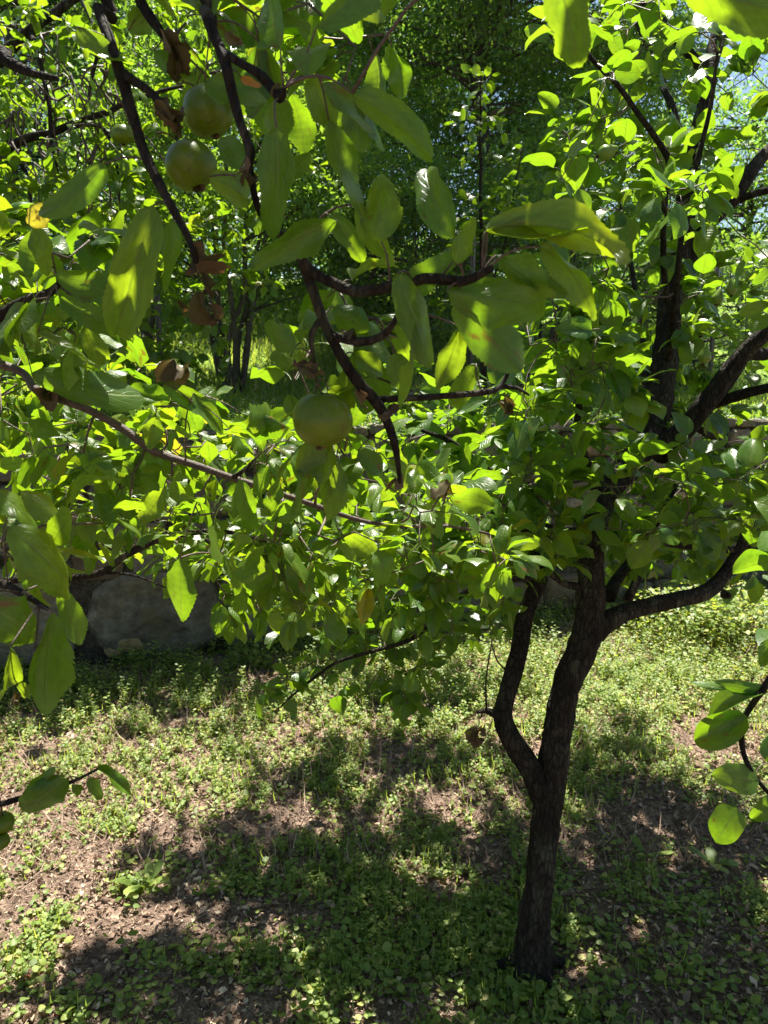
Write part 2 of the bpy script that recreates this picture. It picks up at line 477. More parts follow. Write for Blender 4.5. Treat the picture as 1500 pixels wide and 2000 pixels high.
APPLE_HI = [leaf_template(37, 3, 10 + k, fold=random.uniform(0.0, 0.55), curl=random.uniform(0.4, 2.0), wave=random.uniform(0.03, 0.10), twist=random.uniform(-0.8, 0.8), serr=0.03, a=0.6, b=0.72) for k in range(10)]
APPLE_LO = [leaf_template(8, 1, 30 + k, fold=random.uniform(0.05, 0.5), curl=random.uniform(0.3, 1.4), wave=0.05, twist=random.uniform(-0.6, 0.6), serr=0.04, a=0.6, b=0.72, petiole=0.3) for k in range(8)]
PEAR_HI = [leaf_template(13, 2, 50 + k, fold=random.uniform(0.1, 0.6), curl=random.uniform(0.2, 1.0), wave=0.02, twist=random.uniform(-0.4, 0.4), a=0.5, b=0.78) for k in range(10)]
PEAR_LO = [leaf_template(7, 1, 70 + k, fold=random.uniform(0.1, 0.6), curl=random.uniform(0.2, 1.1), wave=0.03, twist=random.uniform(-0.4, 0.4), a=0.5, b=0.78, petiole=0.5) for k in range(8)]
SMALL = [leaf_template(4, 1, 90 + k, fold=random.uniform(0.1, 0.5), curl=random.uniform(0.2, 0.8), wave=0, twist=0, a=0.55, b=0.6) for k in range(4)]
TINY = [(np.array([[0, 0, 0], [0.5, -0.42, 0.06], [1, 0, -0.05], [0.5, 0.42, 0.06]]), np.array([[0, 1, 2, 3]]), np.array([[0, .5], [.5, 0], [1, .5], [.5, 1]])),
        (np.array([[0, 0, 0], [0.45, -0.3, 0.12], [1, 0, -0.12], [0.55, 0.4, 0.02]]), np.array([[0, 1, 2, 3]]), np.array([[0, .5], [.5, 0], [1, .5], [.5, 1]]))]
DRY = [leaf_template(19, 3, 110 + k, fold=random.uniform(0.9, 1.25), curl=random.uniform(1.5, 3.6), wave=0.16, twist=random.uniform(-3, 3), serr=0.05, crumple=0.2) for k in range(6)]


def frames(D, Nn):
    D = norm(D)
    S = norm(np.cross(Nn, D))
    return D, S, np.cross(D, S)


def assemble(temps, P, D, Nn, L, W, idx=None, r=None):
    """one mesh's worth of leaves: templates placed at P along D with normal Nn, length L, width W"""
    D, S, Nn = frames(D, Nn)
    n = len(P)
    L = np.broadcast_to(L, n); W = np.broadcast_to(W, n)
    idx = (r or rng).integers(0, len(temps), n) if idx is None else idx
    Vs, Qs, Us, base = [], [], [], 0
    for k, (V, Q, UV) in enumerate(temps):
        s = np.where(idx == k)[0]
        if not len(s): continue
        v = (P[s, None, :] + V[None, :, 0, None] * (D[s] * L[s, None])[:, None, :] + V[None, :, 1, None] * (S[s] * W[s, None])[:, None, :]
             + V[None, :, 2, None] * (Nn[s] * L[s, None])[:, None, :]).reshape(-1, 3)
        Vs.append(v)
        Qs.append((Q[None] + (np.arange(len(s)) * len(V))[:, None, None]).reshape(-1, 4) + base)
        Us.append(np.tile(UV, (len(s), 1)))
        base += len(v)
    return np.vstack(Vs), np.vstack(Qs), np.vstack(Us)


_leaf_mesh = {}
def leaf_mesh(kind, k, mat):
    key = (kind, k, mat)
    if key not in _leaf_mesh:
        V, Q, UV = {'apple': APPLE_HI, 'pear': PEAR_HI, 'dry': DRY, 'apple_lo': APPLE_LO, 'pear_lo': PEAR_LO}[kind][k]
        _leaf_mesh[key] = mesh_np('leaf', V, Q, UV, mats=[M[mat]])
    return _leaf_mesh[key]


def leaf_obj(parent, kind, k, mat, P, D, Nn, L, W, name='leaf'):
    D, S, Nn = frames(np.asarray(D), np.asarray(Nn))
    o = link(name, leaf_mesh(kind, k, mat), None)
    mtx = Matrix(((D[0] * L, S[0] * W, Nn[0] * L, P[0]), (D[1] * L, S[1] * W, Nn[1] * L, P[1]), (D[2] * L, S[2] * W, Nn[2] * L, P[2]), (0, 0, 0, 1)))
    if parent is not None:
        o.parent = parent
        mtx = Matrix.Translation(parent.location).inverted() @ mtx
    o.matrix_local = mtx
    return o


# ------------------------------------------------------------------ a tree: limbs given, clusters grown onto them
class Tree:
    def __init__(s, name, loc, label, cat, kind, mat, group=None, seed=1):
        s.root = empty(name, loc, label, cat, group)
        s.kind, s.mat = kind, mat
        s.nodes = []            # skeleton points (x, y, z, r)
        s.leaves = []           # P, D, N, L, W
        s.tw = Tubes()
        s.r = np.random.default_rng(seed)
        s.nlimb = 0
        s.hand = []
    def limb(s, pts, rad, name='branch', ns=10, jag=0.12, mat='bark', step=0.02, node=True):
        P, R = catmull(pts, rad, step)
        if jag and len(P) > 4:                     # crooked growth
            k = np.stack([fbm(P * 6, s.nlimb * 3 + c, 2) for c in range(3)], 1)
            P = P + k * R.mean() * (0.8 if ns < 20 else 0.3) * np.minimum(1, np.arange(len(P)) / 6)[:, None]
        V, Q, T = tube_arrays(P, R, ns, jag, s.nlimb)
        s.nlimb += 1
        o = link(name, mesh_np(name, V, Q, T=T, mats=[M[mat]]), s.root)
        if node: s.nodes.extend(np.hstack([P, R[:, None]])[::2].tolist())
        return o
    def region(s, x0, x1, y0, y1, Y0, Y1, n, L, nl=8, up=0.25, maxconn=9.0, keep=None, spread=0.09, W=0.62, droop=0.35):
        """n twig ends scattered through a volume, each grown onto the nearest wood"""
        r = s.r
        pts = []
        for _ in range(n * 4):
            if len(pts) >= n: break
            Y = r.uniform(Y0, Y1)
            px, py = r.uniform(x0, x1), r.uniform(y0, y1)
            if keep is not None and not keep(px, py): continue
            p = at(px, py, Y)
            if p[2] < 0.3: continue
            pts.append(p)
        pts = np.array(pts)
        s.grow(pts, L, nl, up, maxconn, spread, W, droop)
    def grow(s, pts, L, nl, up, maxconn, spread, W, droop):
        r = s.r
        nodes = np.array(s.nodes)
        d0 = np.array([np.min(np.sum((nodes[:, :3] - p) ** 2, 1)) for p in pts])
        new = []
        for k in np.argsort(d0):
            p = pts[k]
            dd = np.sum((nodes[:, :3] - p) ** 2, 1)
            i = int(np.argmin(dd))
            q = nodes[i, :3]; dist = math.sqrt(dd[i])
            if dist > maxconn: continue
            if dist > 0.012:
                n = max(3, min(14, int(dist / 0.035)))
                t = np.linspace(0, 1, n)[:, None]
                side = r.normal(0, 1, 3) * dist * 0.16
                sag = np.array([0, 0, -0.10 * dist])
                path = q + (p - q) * t + (side + sag) * np.sin(t * PI) + r.normal(0, 0.004, (n, 3)) * (t * (1 - t) * 4)
                r0 = min(nodes[i, 3] * 0.7, 0.0022 + 0.0045 * dist)
                rr = np.linspace(max(r0, 0.0014), 0.0013, n)
                s.tw.add(path, rr, 5 if r0 > 0.003 else 4, 0.15, k)
                nodes = np.vstack([nodes, np.hstack([path, rr[:, None]])])
                tdir = norm(path[-1] - path[-2])
            else:
                tdir = norm(r.normal(0, 1, 3)); path = np.array([q, p])
            # leaves: along the last stretch and in a rosette at the end
            m = max(2, int(nl * r.uniform(0.6, 1.4)))
            for j in range(m):
                t = 1.0 if j < m * 0.5 else r.uniform(0.45, 1.0)
                f = t * (len(path) - 1); a = int(min(f, len(path) - 2))
                b = path[a] + (path[a + 1] - path[a]) * (f - a)
                out = norm(r.normal(0, 1, 3))
                out = norm(out - 0.7 * tdir * (out @ tdir) + 0.35 * tdir + np.array([0, 0, up]))
                ll = L * r.uniform(0.55, 1.25)
                base = b + out * ll * 0.33
                dr = norm(out + np.array([0, 0, -droop]) + r.normal(0, 0.15, 3))
                nn = norm(np.array([0, 0, 1.0]) + r.normal(0, 0.42, 3))
                nn = norm(nn - dr * (nn @ dr))
                s.leaves.append((base, dr, nn, ll, ll * W * r.uniform(0.85, 1.15), 0))
        s.nodes = nodes.tolist()
    def hand_leaf(s, bx, by, tx, ty, w, Y, dy=0.0, roll=0.0, mat=None, k=None, join=True):
        """a leaf read off the photograph: base pixel, tip pixel, width in pixels, distance, tip's extra distance, roll about its length"""
        B, T = at(bx, by, Y), at(tx, ty, Y + dy)
        dep = (B - CAM) @ FWD
        L = np.linalg.norm(T - B)
        D = (T - B) / L
        view = norm(CAM - (B + T) / 2)
        nn = norm(view - D * (view @ D))
        # keep the upper face up
        if nn[2] < -0.1: nn = -nn
        ang = math.radians(roll)
        S = np.cross(nn, D)
        nn = nn * math.cos(ang) + S * math.sin(ang)
        Wd = w * (0.86 if s.kind == 'apple' else 1.0) / FPX * dep / max(0.5, math.cos(ang))
        k = s.r.integers(0, 10) if k is None else k
        s.hand.append((B, D, nn, L * 1.08, Wd, k, mat or s.mat))
        if join:
            nodes = np.array(s.nodes)
            dd = np.sum((nodes[:, :3] - B) ** 2, 1)
            i = int(np.argmin(dd)); q = nodes[i, :3]; dist = math.sqrt(dd[i])
            if 0.004 < dist < 0.6:
                n = 7; t = np.linspace(0, 1, n)[:, None]
                path = q + (B - q) * t + (np.array([0, 0, 0.12]) + s.r.normal(0, 0.05, 3)) * dist * np.sin(t * PI)
                s.tw.add(path, np.linspace(0.0016 if dist > 0.07 else 0.0011, 0.0008, n), 4)
                if dist > 0.07: s.nodes.extend(np.hstack([path, np.full((n, 1), 0.0013)]).tolist())
    def finish(s, limit=290, blocked=None):
        for (B, D, nn, L, W, k, mat) in s.hand:
            leaf_obj(s.root, s.kind, int(k), mat, B, D, nn, L, W)
        n_obj = max(0, limit - len(s.hand))
        P = np.array([l[0] for l in s.leaves]); D = np.array([l[1] for l in s.leaves]); Nn = np.array([l[2] for l in s.leaves])
        L = np.array([l[3] for l in s.leaves]); W = np.array([l[4] for l in s.leaves])
        C = P + D * L[:, None] * 0.5
        px, py, dep = project(C)
        ok = (dep > 0.35)                       # nothing right in front of the lens
        P, D, Nn, L, W, C, px, py, dep = (a[ok] for a in (P, D, Nn, L, W, C, px, py, dep))
        v = norm(CAM - C)
        area = L * W * (0.25 + np.abs(np.sum(v * norm(np.cross(np.cross(D, Nn), D)), 1))) / dep ** 2
        inf = (px > 5) & (px < 1495) & (py > 5) & (py < 1995)
        area = np.where(inf, area, 0)
        order = np.argsort(-area)
        pick = order[:n_obj]
        pick = pick[area[pick] > 0]
        rest = np.setdiff1d(np.arange(len(P)), pick)
        lo = s.kind + '_lo'
        for i in pick:
            leaf_obj(s.root, s.kind if area[i] * FPX ** 2 > 900 else lo, int(s.r.integers(0, 8)), s.mat, P[i], D[i], Nn[i], L[i], W[i])
        # short stalks for the high-detail pieces
        for i in pick:
            if area[i] * FPX ** 2 > 900:
                t = np.linspace(0, 1, 4)[:, None]
                a = P[i] - D[i] * L[i] * 0.33
                s.tw.add(a + (P[i] - a) * t + np.array([0, 0, 0.004]) * np.sin(t * PI), np.full(4, 0.0009), 3)
        temps = APPLE_LO if s.kind == 'apple' else PEAR_LO
        V, Q, UV = assemble(temps, P[rest], D[rest], Nn[rest], L[rest], W[rest], r=s.r)
        o = link('foliage', mesh_np('foliage', V, Q, UV, mats=[M[s.mat]]), s.root)
        tag(o, kind='stuff')
        if s.tw.V:
            tag(s.tw.obj('twigs', M['twig'], s.root), kind='stuff')
        return len(P)

# ================================================================== the ground
WL, WR = ground(150, 1300), ground(1050, 1198)         # two points of the wall's foot
WD = norm((WR - WL) * [1, 1, 0])
WN = np.array([WD[1], -WD[0], 0.0])                    # out of the wall face, towards the camera
WALL_H = 1.33


def wall_s(P):                                         # signed distance in front of the wall face
    return (np.asarray(P)[..., :3] - WL) @ WN


def garden_z(x, y):
    q = np.stack([x, y, 0 * x], 1)
    return 0.035 * fbm(q * 0.9, 3, 2) + 0.018 * fbm(q * 5, 4, 3) + 0.008 * fbm(q * 26, 6, 2)


def grid(xs, ys):
    X, Y = np.meshgrid(xs, ys)
    n, m = X.shape
    i = np.arange(n - 1)[:, None] * m; j = np.arange(m - 1)[None, :]
    Q = np.stack([i + j, i + j + 1, i + m + j + 1, i + m + j], -1).reshape(-1, 4)
    return X.ravel(), Y.ravel(), Q


xs = np.concatenate([[-300, -80, -30, -12, -7], np.arange(-4.2, 5.0, 0.025), [7, 12, 30, 80, 300]])
ys = np.concatenate([[-300, -80, -30, -10, -4, -1, 0.4], np.arange(1.0, 7.2, 0.025), [9, 14]])
X, Y, Q = grid(xs, ys)
Z = garden_z(X, Y)
P = np.stack([X, Y, Z], 1)
sd = wall_s(P)
P[:, 2] = np.where(sd < -0.45, -0.6, P[:, 2])
tag(link('ground', mesh_np('ground', P, Q, mats=[M['soil']])), kind='structure')

# the higher ground behind the retaining wall, rising slowly
def meadow_z(x, y):
    q = np.stack([x, y, 0 * x], 1)
    d = -((q - WL) @ WN)
    rise = np.interp(d, [0.2, 1.0, 3, 8, 14, 40, 200, 900], [-0.04, 0.0, 0.35, 1.5, 2.7, 5.0, 9.0, 12.0])
    return WALL_H - 0.03 + rise + 0.06 * fbm(q * 0.8, 12, 3) * (d > 0.6)

ss = np.concatenate([[-900, -300, -100, -40, -15], np.arange(-9, 14, 0.25), [20, 45, 100, 300, 900]])
dd = np.concatenate([[0.25], np.arange(0.5, 14, 0.25), [18, 26, 40, 80, 200, 500, 900]])
Sx, Dx, Q = grid(ss, dd)
P = WL + Sx[:, None] * WD - Dx[:, None] * WN
P[:, 2] = meadow_z(P[:, 0], P[:, 1])
tag(link('meadow', mesh_np('meadow', P, Q[:, ::-1] if False else Q, mats=[M['meadow']])), kind='structure')

# ================================================================== the stone wall
wall = empty('stone_wall', tuple(WL), 'low grey rubble stone retaining wall in shade behind the fruit trees', 'wall')


def stone_mesh(w, h, d, seed, outline=None):
    """a rough block w x h, its face d proud: local x along the wall, z up, -y outwards"""
    r = np.random.default_rng(seed)
    n = 14
    if outline is None:
        th = np.arange(n) / n * 2 * PI
        e = 0.42
        ox = np.sign(np.cos(th)) * np.abs(np.cos(th)) ** e * w / 2
        oz = np.sign(np.sin(th)) * np.abs(np.sin(th)) ** e * h / 2
        k = 1 + np.clip(r.normal(0, 0.07, n), -0.16, 0.06)
        ox, oz = ox * k, oz * k
        oz += ox * r.normal(0, 0.04)
    rings = []
    for s_, y in ((1.0, 0.08), (1.0, -d * 0.35), (0.955, -d * 0.85), (0.86, -d * 1.05), (0.5, -d * 1.1)):
        q = np.stack([ox * s_, np.full(n, y), oz * s_], 1)
        if y < 0:
            q[:, 1] += d * 0.7 * fbm(q * 9 + seed, 2, 3)
            q[:, 0] += 0.006 * vnoise(q * 15 + seed, 4); q[:, 2] += 0.006 * vnoise(q * 15 + seed, 5)
        rings.append(q)
    V = np.vstack(rings + [np.array([[0, -d * 1.1, 0]])])
    i = np.arange(4)[:, None] * n; j = np.arange(n)[None, :]; j2 = (j + 1) % n
    Q = np.stack([i + j, i + j2, i + n + j2, i + n + j], -1).reshape(-1, 4)
    jj = np.arange(n)
    T = np.stack([4 * n + jj, 4 * n + (jj + 1) % n, np.full(n, 5 * n)], -1)
    return V, Q, T


ROT = Matrix(((WD[0], -WN[0], 0), (WD[1], -WN[1], 0), (0, 0, 1))).to_4x4()


def put_stone(s, z, w, h, d, seed, mat, name='stone'):
    V, Q, T = stone_mesh(w, h, d, seed)
    o = link(name, mesh_np(name, V, Q, T=T, mats=[M[mat]], smooth=False), wall)
    o.matrix_parent_inverse = Matrix()
    o.matrix_local = Matrix.Translation(Vector(WD * s + np.array([0, 0, z]))) @ ROT
    return o


s_of = lambda px, py: float((WL + 0 * WD - WL) @ WD) + _s(px, py)
def _s(px, py):
    d = ray(px, py); t = ((WL - CAM) @ WN) / (d @ WN); p = CAM + d * t
    return float((p - WL) @ WD), float(p[2])

# backing of mortar
bm_len0, bm_len1 = -9.0, 14.0
nsg = 140
sg = np.linspace(bm_len0, bm_len1, nsg)
pts = []
zz = np.array([-0.15, 0.1, 0.3, 0.5, 0.7, 0.9, 1.1, WALL_H - 0.03])
for z in zz:
    q = WL + sg[:, None] * WD + np.array([0, 0, z]); q[:, 2] = z
    q = q + WN * (0.022 + 0.02 * fbm(q * 6, 8, 2))[:, None]
    pts.append(q)
q = WL + sg[:, None] * WD - WN * 0.42; q[:, 2] = WALL_H - 0.03; pts.append(q)
q = q.copy(); q[:, 2] = -0.15; pts.append(q)
V = np.vstack(pts)
i = np.arange(len(pts) - 1)[:, None] * nsg; j = np.arange(nsg - 1)[None, :]
Q = np.stack([i + j, i + j + 1, i + nsg + j + 1, i + nsg + j], -1).reshape(-1, 4)
link('mortar', mesh_np('mortar', V, Q, mats=[M['mortar']]), wall)

# big smooth-faced boulders read off the photograph, then rubble round them
big = [(165, 1125, 435, 1290), (445, 1185, 560, 1285), (-120, 1110, 150, 1290), (985, 1135, 1052, 1200), (1056, 1122, 1125, 1198), (840, 1120, 980, 1215),
       (610, 1130, 760, 1235)]
boxes = []
for k, (x0, y0, x1, y1) in enumerate(big):
    s0, z1 = _s(x0, y0); s1, z0 = _s(x1, y1)
    z0 = max(z0, 0.02)
    boxes.append((s0, s1, z0, z1))
    put_stone((s0 + s1) / 2, (z0 + z1) / 2, s1 - s0, z1 - z0, 0.07, 500 + k, 'stone_warm' if k in (3, 4) else 'stone')
z = 0.0
row = 0
nst = len(big)
while z < WALL_H - 0.03 and nst < 292:
    h = float(rng.uniform(0.10, 0.2))
    h = min(h, WALL_H - z) if WALL_H - z - h > 0.06 else WALL_H - z
    s = -1.4 if row % 2 else -1.5
    while s < 5.6 and nst < 292:
        w = float(rng.uniform(0.14, 0.42))
        c0, c1 = s, s + w
        hit = False
        for (a, b, za, zb) in boxes:
            if z < zb - 0.03 and z + h > za + 0.03 and c1 > a + 0.02 and c0 < b - 0.02:
                if c0 < a - 0.07: c1 = a - 0.005
                else: hit = True; s = b + 0.005
                break
        if hit: continue
        if c1 - c0 > 0.05:
            put_stone((c0 + c1) / 2, z + h / 2 + rng.normal(0, 0.006), (c1 - c0) * 0.97, h * 0.94, float(rng.uniform(0.03, 0.065)), 600 + nst,
                      'stone_warm' if rng.random() < 0.10 else 'stone')
            nst += 1
        s = c1 + 0.008
    z += h
    row += 1
# the far ends of the wall, outside the picture
EV, EQ, ET, eb = [], [], [], 0
for (a0, a1) in ((-8.8, -1.55), (5.7, 13.8)):
    z = 0.0
    while z < WALL_H - 0.05:
        h = float(rng.uniform(0.12, 0.22)); h = min(h, WALL_H - z); s = a0
        while s < a1 - 0.1:
            w = min(float(rng.uniform(0.18, 0.45)), a1 - s)
            V, Q, T = stone_mesh(w * 0.97, h * 0.94, 0.05, len(EV) + 2000)
            V = WL + (V[:, :1] + s + w / 2) * WD - V[:, 1:2] * WN + np.array([0, 0, 1]) * (V[:, 2:3] + z + h / 2)
            EV.append(V); EQ.append(Q + eb); ET.append(T + eb); eb += len(V); s += w
        z += h
tag(link('rubble', mesh_np('rubble', np.vstack(EV), np.vstack(EQ), T=np.vstack(ET), mats=[M['stone']], smooth=False), wall), kind='stuff')
# ochre crust on the big boulder
for (x0, y0, x1, y1, sd_) in ((205, 1257, 238, 1271, 1), (228, 1243, 278, 1262, 2)):
    s0, z1 = _s(x0, y0); s1, z0 = _s(x1, y1)
    V, Q, T = stone_mesh(s1 - s0, z1 - z0, 0.012, 900 + sd_)
    V[:, 0] *= 1 + 0.25 * vnoise(V * 40, 3); V[:, 2] *= 1 + 0.3 * vnoise(V * 45, 4)
    o = link('lichen_patch', mesh_np('lichen_patch', V, Q, T=T, mats=[M['plaster']], smooth=False), wall)
    o.matrix_parent_inverse = Matrix()
    o.matrix_local = Matrix.Translation(Vector(WD * ((s0 + s1) / 2) + np.array([0, 0, (z0 + z1) / 2]) + WN * 0.066)) @ ROT

# weeds and grass leaning over the wall's top
r = np.random.default_rng(9)
n = 9000
s = r.uniform(-3, 7, n); P = WL + s[:, None] * WD - (r.random(n) ** 1.3 * 0.9 - 0.03)[:, None] * WN
P[:, 2] = WALL_H - 0.04 + r.random(n) * 0.12
V, Q, UV = assemble(SMALL, P, r.normal(0, 1, (n, 3)) * [1, 1, 0.4] + WN * 0.5, norm(np.array([0, 0, 1.0]) + r.normal(0, 0.45, (n, 3))), r.uniform(0.02, 0.05, n), 0.02, r=r)
tag(link('wall_top_weeds', mesh_np('wall_top_weeds', V, Q, UV, mats=[M['shrub_leaf']])), 'green weeds growing along the top edge of the stone wall', 'weeds', kind='stuff')

# ================================================================== the wire fence
FD = 1.3                                                # metres behind the wall face
def fence_pt(s, z=0.0):
    p = WL + WD * s - WN * FD
    return np.array([p[0], p[1], float(meadow_z(p[:1], p[1:2])[0]) + z])

fence = empty('wire_fence', tuple(fence_pt(0)), 'thin grey diamond mesh wire fence on the bank behind the stone wall', 'fence')
fz = fence_pt(0)[2]
FH = 1.35
for s in np.arange(-4.3, 9, 2.45):
    t = Tubes()
    p = fence_pt(s)
    t.add(np.array([[p[0], p[1], fz - 0.3], [p[0], p[1], fz + 0.6], [p[0], p[1], fz + FH + 0.06]]), [0.022] * 3, 8)
    t.obj('post', M['wire'], fence)
wm = Tubes()
c = 0.075
for s in np.arange(-4.3 - FH, 8.5, c):
    for sg_ in (1, -1):
        a = WL + WD * s - WN * FD; b = WL + WD * (s + FH) - WN * FD
        if sg_ < 0: a, b = b, a
        nz = 24
        t = np.linspace(0, 1, nz)[:, None]
        q = a + (b - a) * t + WN * 0.012 * np.sin(t * 9 * PI)
        q[:, 2] = fz + 0.02 + t[:, 0] * FH
        wm.add(q, np.full(nz, 0.0014), 3)
wm.obj('wire_mesh', M['wire'], fence)
for z in (0.03, FH / 2, FH):
    t = Tubes(); a = WL + WD * -4.3 - WN * FD; b = WL + WD * 8.0 - WN * FD
    a = np.append(a[:2], fz + z); b = np.append(b[:2], fz + z)
    t.add(np.array([a, (a + b) / 2 - [0, 0, 0.01], b]), [0.002] * 3, 4); t.obj('strand', M['wire'], fence)

# ================================================================== meadow grass
def blades(n, pos, h, wd, lean, r):
    th = r.uniform(0, 2 * PI, n)
    D = norm(np.stack([np.cos(th) * lean, np.sin(th) * lean, np.ones(n)], 1))
    Nn = np.stack([np.cos(th), np.sin(th), -lean * np.ones(n)], 1)
    tb = leaf_template(4, 1, 5, fold=0.2, curl=0.9, wave=0, twist=0.0, a=0.15, b=0.5, aspect=0.05)
    return assemble([tb], pos, D, Nn, h * r.uniform(0.5, 1.3, n), wd, r=r)

n = 42000
s = rng.uniform(-3.5, 7, n); d = 0.3 + 12 * rng.random(n) ** 1.5
P = WL + s[:, None] * WD - d[:, None] * WN
P[:, 2] = meadow_z(P[:, 0], P[:, 1]) - 0.01
V, Q, UV = blades(n, P, 0.20 * (0.8 + 0.5 * vnoise(P * 1.5, 3)), 0.010 + 0.0016 * d, 1.1, rng)
tag(link('meadow_grass', mesh_np('meadow_grass', V, Q, UV, mats=[M['grass']])), 'tall sunlit green grass on the bank beyond the wire fence', 'grass', kind='stuff')

# ================================================================== far trees and shrubs behind the fence
def far_tree(name, label, cat, x, y, h, cr, n, leaf, mat, stems=1, group=None, seed=0, low=0.15, lean=(0, 0), squash=1.0, clumps=60, tmpl=None, shape=0.7):
    r = np.random.default_rng(seed)
    zb = float(meadow_z(np.array([x]), np.array([y]))[0])
    o = empty(name, (x, y, zb), label, cat, group)
    limbs = []
    hs = h * low
    for k in range(stems):
        a = r.uniform(0, 2 * PI) if stems > 1 else 0
        sp = 0.42 if stems > 1 else 0.05
        pts = [np.array([x, y, zb - 0.15]) + (np.array([math.cos(a), math.sin(a), 0]) * 0.06 * (stems > 1))]
        m = 7
        for q in range(1, m + 1):
            f = q / m
            pts.append(np.array([x + math.cos(a) * sp * h * 0.55 * f + r.normal(0, 0.012 * h) + lean[0] * f, y + math.sin(a) * sp * h * 0.55 * f + r.normal(0, 0.012 * h) + lean[1] * f, zb + h * 0.88 * f]))
        r0 = h * (0.0125 if stems == 1 else 0.0085)
        P, R = catmull(pts, np.linspace(r0, r0 * 0.2, m + 1), 0.12)
        V, Q, T = tube_arrays(P, R, 8, 0.12, seed + k)
        link('trunk' if stems == 1 else 'stem', mesh_np('trunk', V, Q, T=T, mats=[M['far_bark']]), o)
        limbs.append(P)
    allp = np.vstack(limbs)
    tw = Tubes(); cen = []
    for k in range(clumps):
        for _ in range(20):
            u = r.normal(0, 1, 3); u /= np.linalg.norm(u)
            rad = r.uniform(0.35, 1.0) ** 0.6
            c_ = np.array([x + lean[0] * 0.6, y + lean[1] * 0.6, zb + hs + (h - hs) * 0.52]) + u * rad * np.array([cr, cr * squash, (h - hs) * 0.5])
            if c_[2] > zb + hs * 0.6: break
        cen.append(c_)
        cand = allp[(allp[:, 2] < c_[2] - 0.1 * cr)]
        if len(cand) == 0: cand = allp[:3]
        q = cand[np.argmin(np.sum((cand - c_) ** 2, 1))]
        t = np.linspace(0, 1, 7)[:, None]
        L_ = np.linalg.norm(c_ - q)
        path = q + (c_ - q) * t + r.normal(0, 0.06 * L_, 3) * np.sin(t * PI)
        tw.add(path, np.linspace(min(0.035, 0.012 * L_ + 0.005), 0.005, 7), 5)
    tag(tw.obj('branches', M['far_bark'], o), kind='stuff')
    cen = np.array(cen)
    ci = r.integers(0, len(cen), n)
    off = r.normal(0, 1, (n, 3)); off = norm(off) * (r.random((n, 1)) ** 0.45)
    sz = r.uniform(0.55, 1.2, len(cen))[ci][:, None] * cr * shape * 0.42
    P = cen[ci] + off * sz * np.array([1, 1, 0.62])
    D = norm(off + r.normal(0, 0.7, (n, 3)) + np.array([0, 0, -0.2])); Nn = norm(np.array([0, 0, 1.0]) + r.normal(0, 0.55, (n, 3)))
    ll = leaf * r.uniform(0.6, 1.3, n)
    V, Q, UV = assemble(tmpl or TINY, P, D, Nn, ll, ll * 0.62, r=r)
    c_ = link('crown', mesh_np('crown', V, Q, UV, mats=[M[mat]]), o)
    tag(c_, kind='stuff')
    return o

# multi-stemmed bush just past the fence, its stems bare below
p = WL + 0
bx = at(455, 770, 6.6)
far_tree('shrub', 'dark multi-stemmed shrub with bare fanning stems, just beyond the wire fence', 'shrub', bx[0], bx[1], 3.2, 1.25, 30000, 0.055, 'shrub_leaf', stems=9, seed=11, low=0.16, clumps=110)
G = 'tall trees closing the view beyond the meadow'
far = [  # px, Y, height, crown radius, n, leaf, label
    (60, 10.5, 7.0, 2.5, 70000, 0.075, 'leafy tree far left beyond the meadow, behind the twiggy apple boughs'),
    (360, 15.5, 10.0, 3.2, 85000, 0.10, 'dark green tree rising behind the multi-stemmed shrub'),
    (690, 14.5, 11.0, 3.0, 95000, 0.085, 'tall bluish green tree left of the grey-trunked one in mid background'),
    (935, 9.8, 9.0, 2.1, 100000, 0.062, 'tall blue-green small-leaved tree with slim grey trunk, upper centre'),
    (1085, 12.0, 8.6, 2.1, 85000, 0.075, 'small-leaved tree in background centre right, sky showing at its side'),
    (1430, 14.0, 4.2, 2.4, 24000, 0.08, 'pale green lower tree seen far off through the pear branches'),
]
for k, (px, Yd, h, cr, n_, lf, lab) in enumerate(far):
    p = at(px, 800, Yd)
    far_tree('broadleaf_tree', lab, 'tree', p[0], Yd, h, cr, n_, lf, 'far_leaf', seed=40 + k, low=0.08 if k in (1, 2) else 0.06, clumps=170)
for k, (px, Yd, h, cr, lab) in enumerate([(790, 9.6, 2.0, 1.0, 'low bright bush at the foot of the tall trees, past the fence'),
                                           (820, 8.0, 2.2, 1.2, 'rounded green bush under the grey-trunked tall tree'),
                                           (1060, 7.8, 2.4, 1.3, 'leafy bush behind the wall, seen past the pear twigs'),
                                           (1340, 8.0, 1.6, 1.2, 'sunlit bush behind the leaning pear stem'),
                                           (690, 8.0, 2.3, 0.8, 'narrow green bush between the wire fence and the tall trees, left of centre'),
                                           (290, 7.4, 2.7, 0.9, 'dark green bush left of the multi-stemmed shrub'),
                                           (130, 8.4, 3.0, 1.3, 'green bush behind the left end of the wall')]):
    p = at(px, 800, Yd)
    far_tree('bush', lab, 'bush', p[0], Yd, h, cr, 9000, 0.06, 'shrub_leaf', stems=5, seed=70 + k, low=0.05, clumps=40)
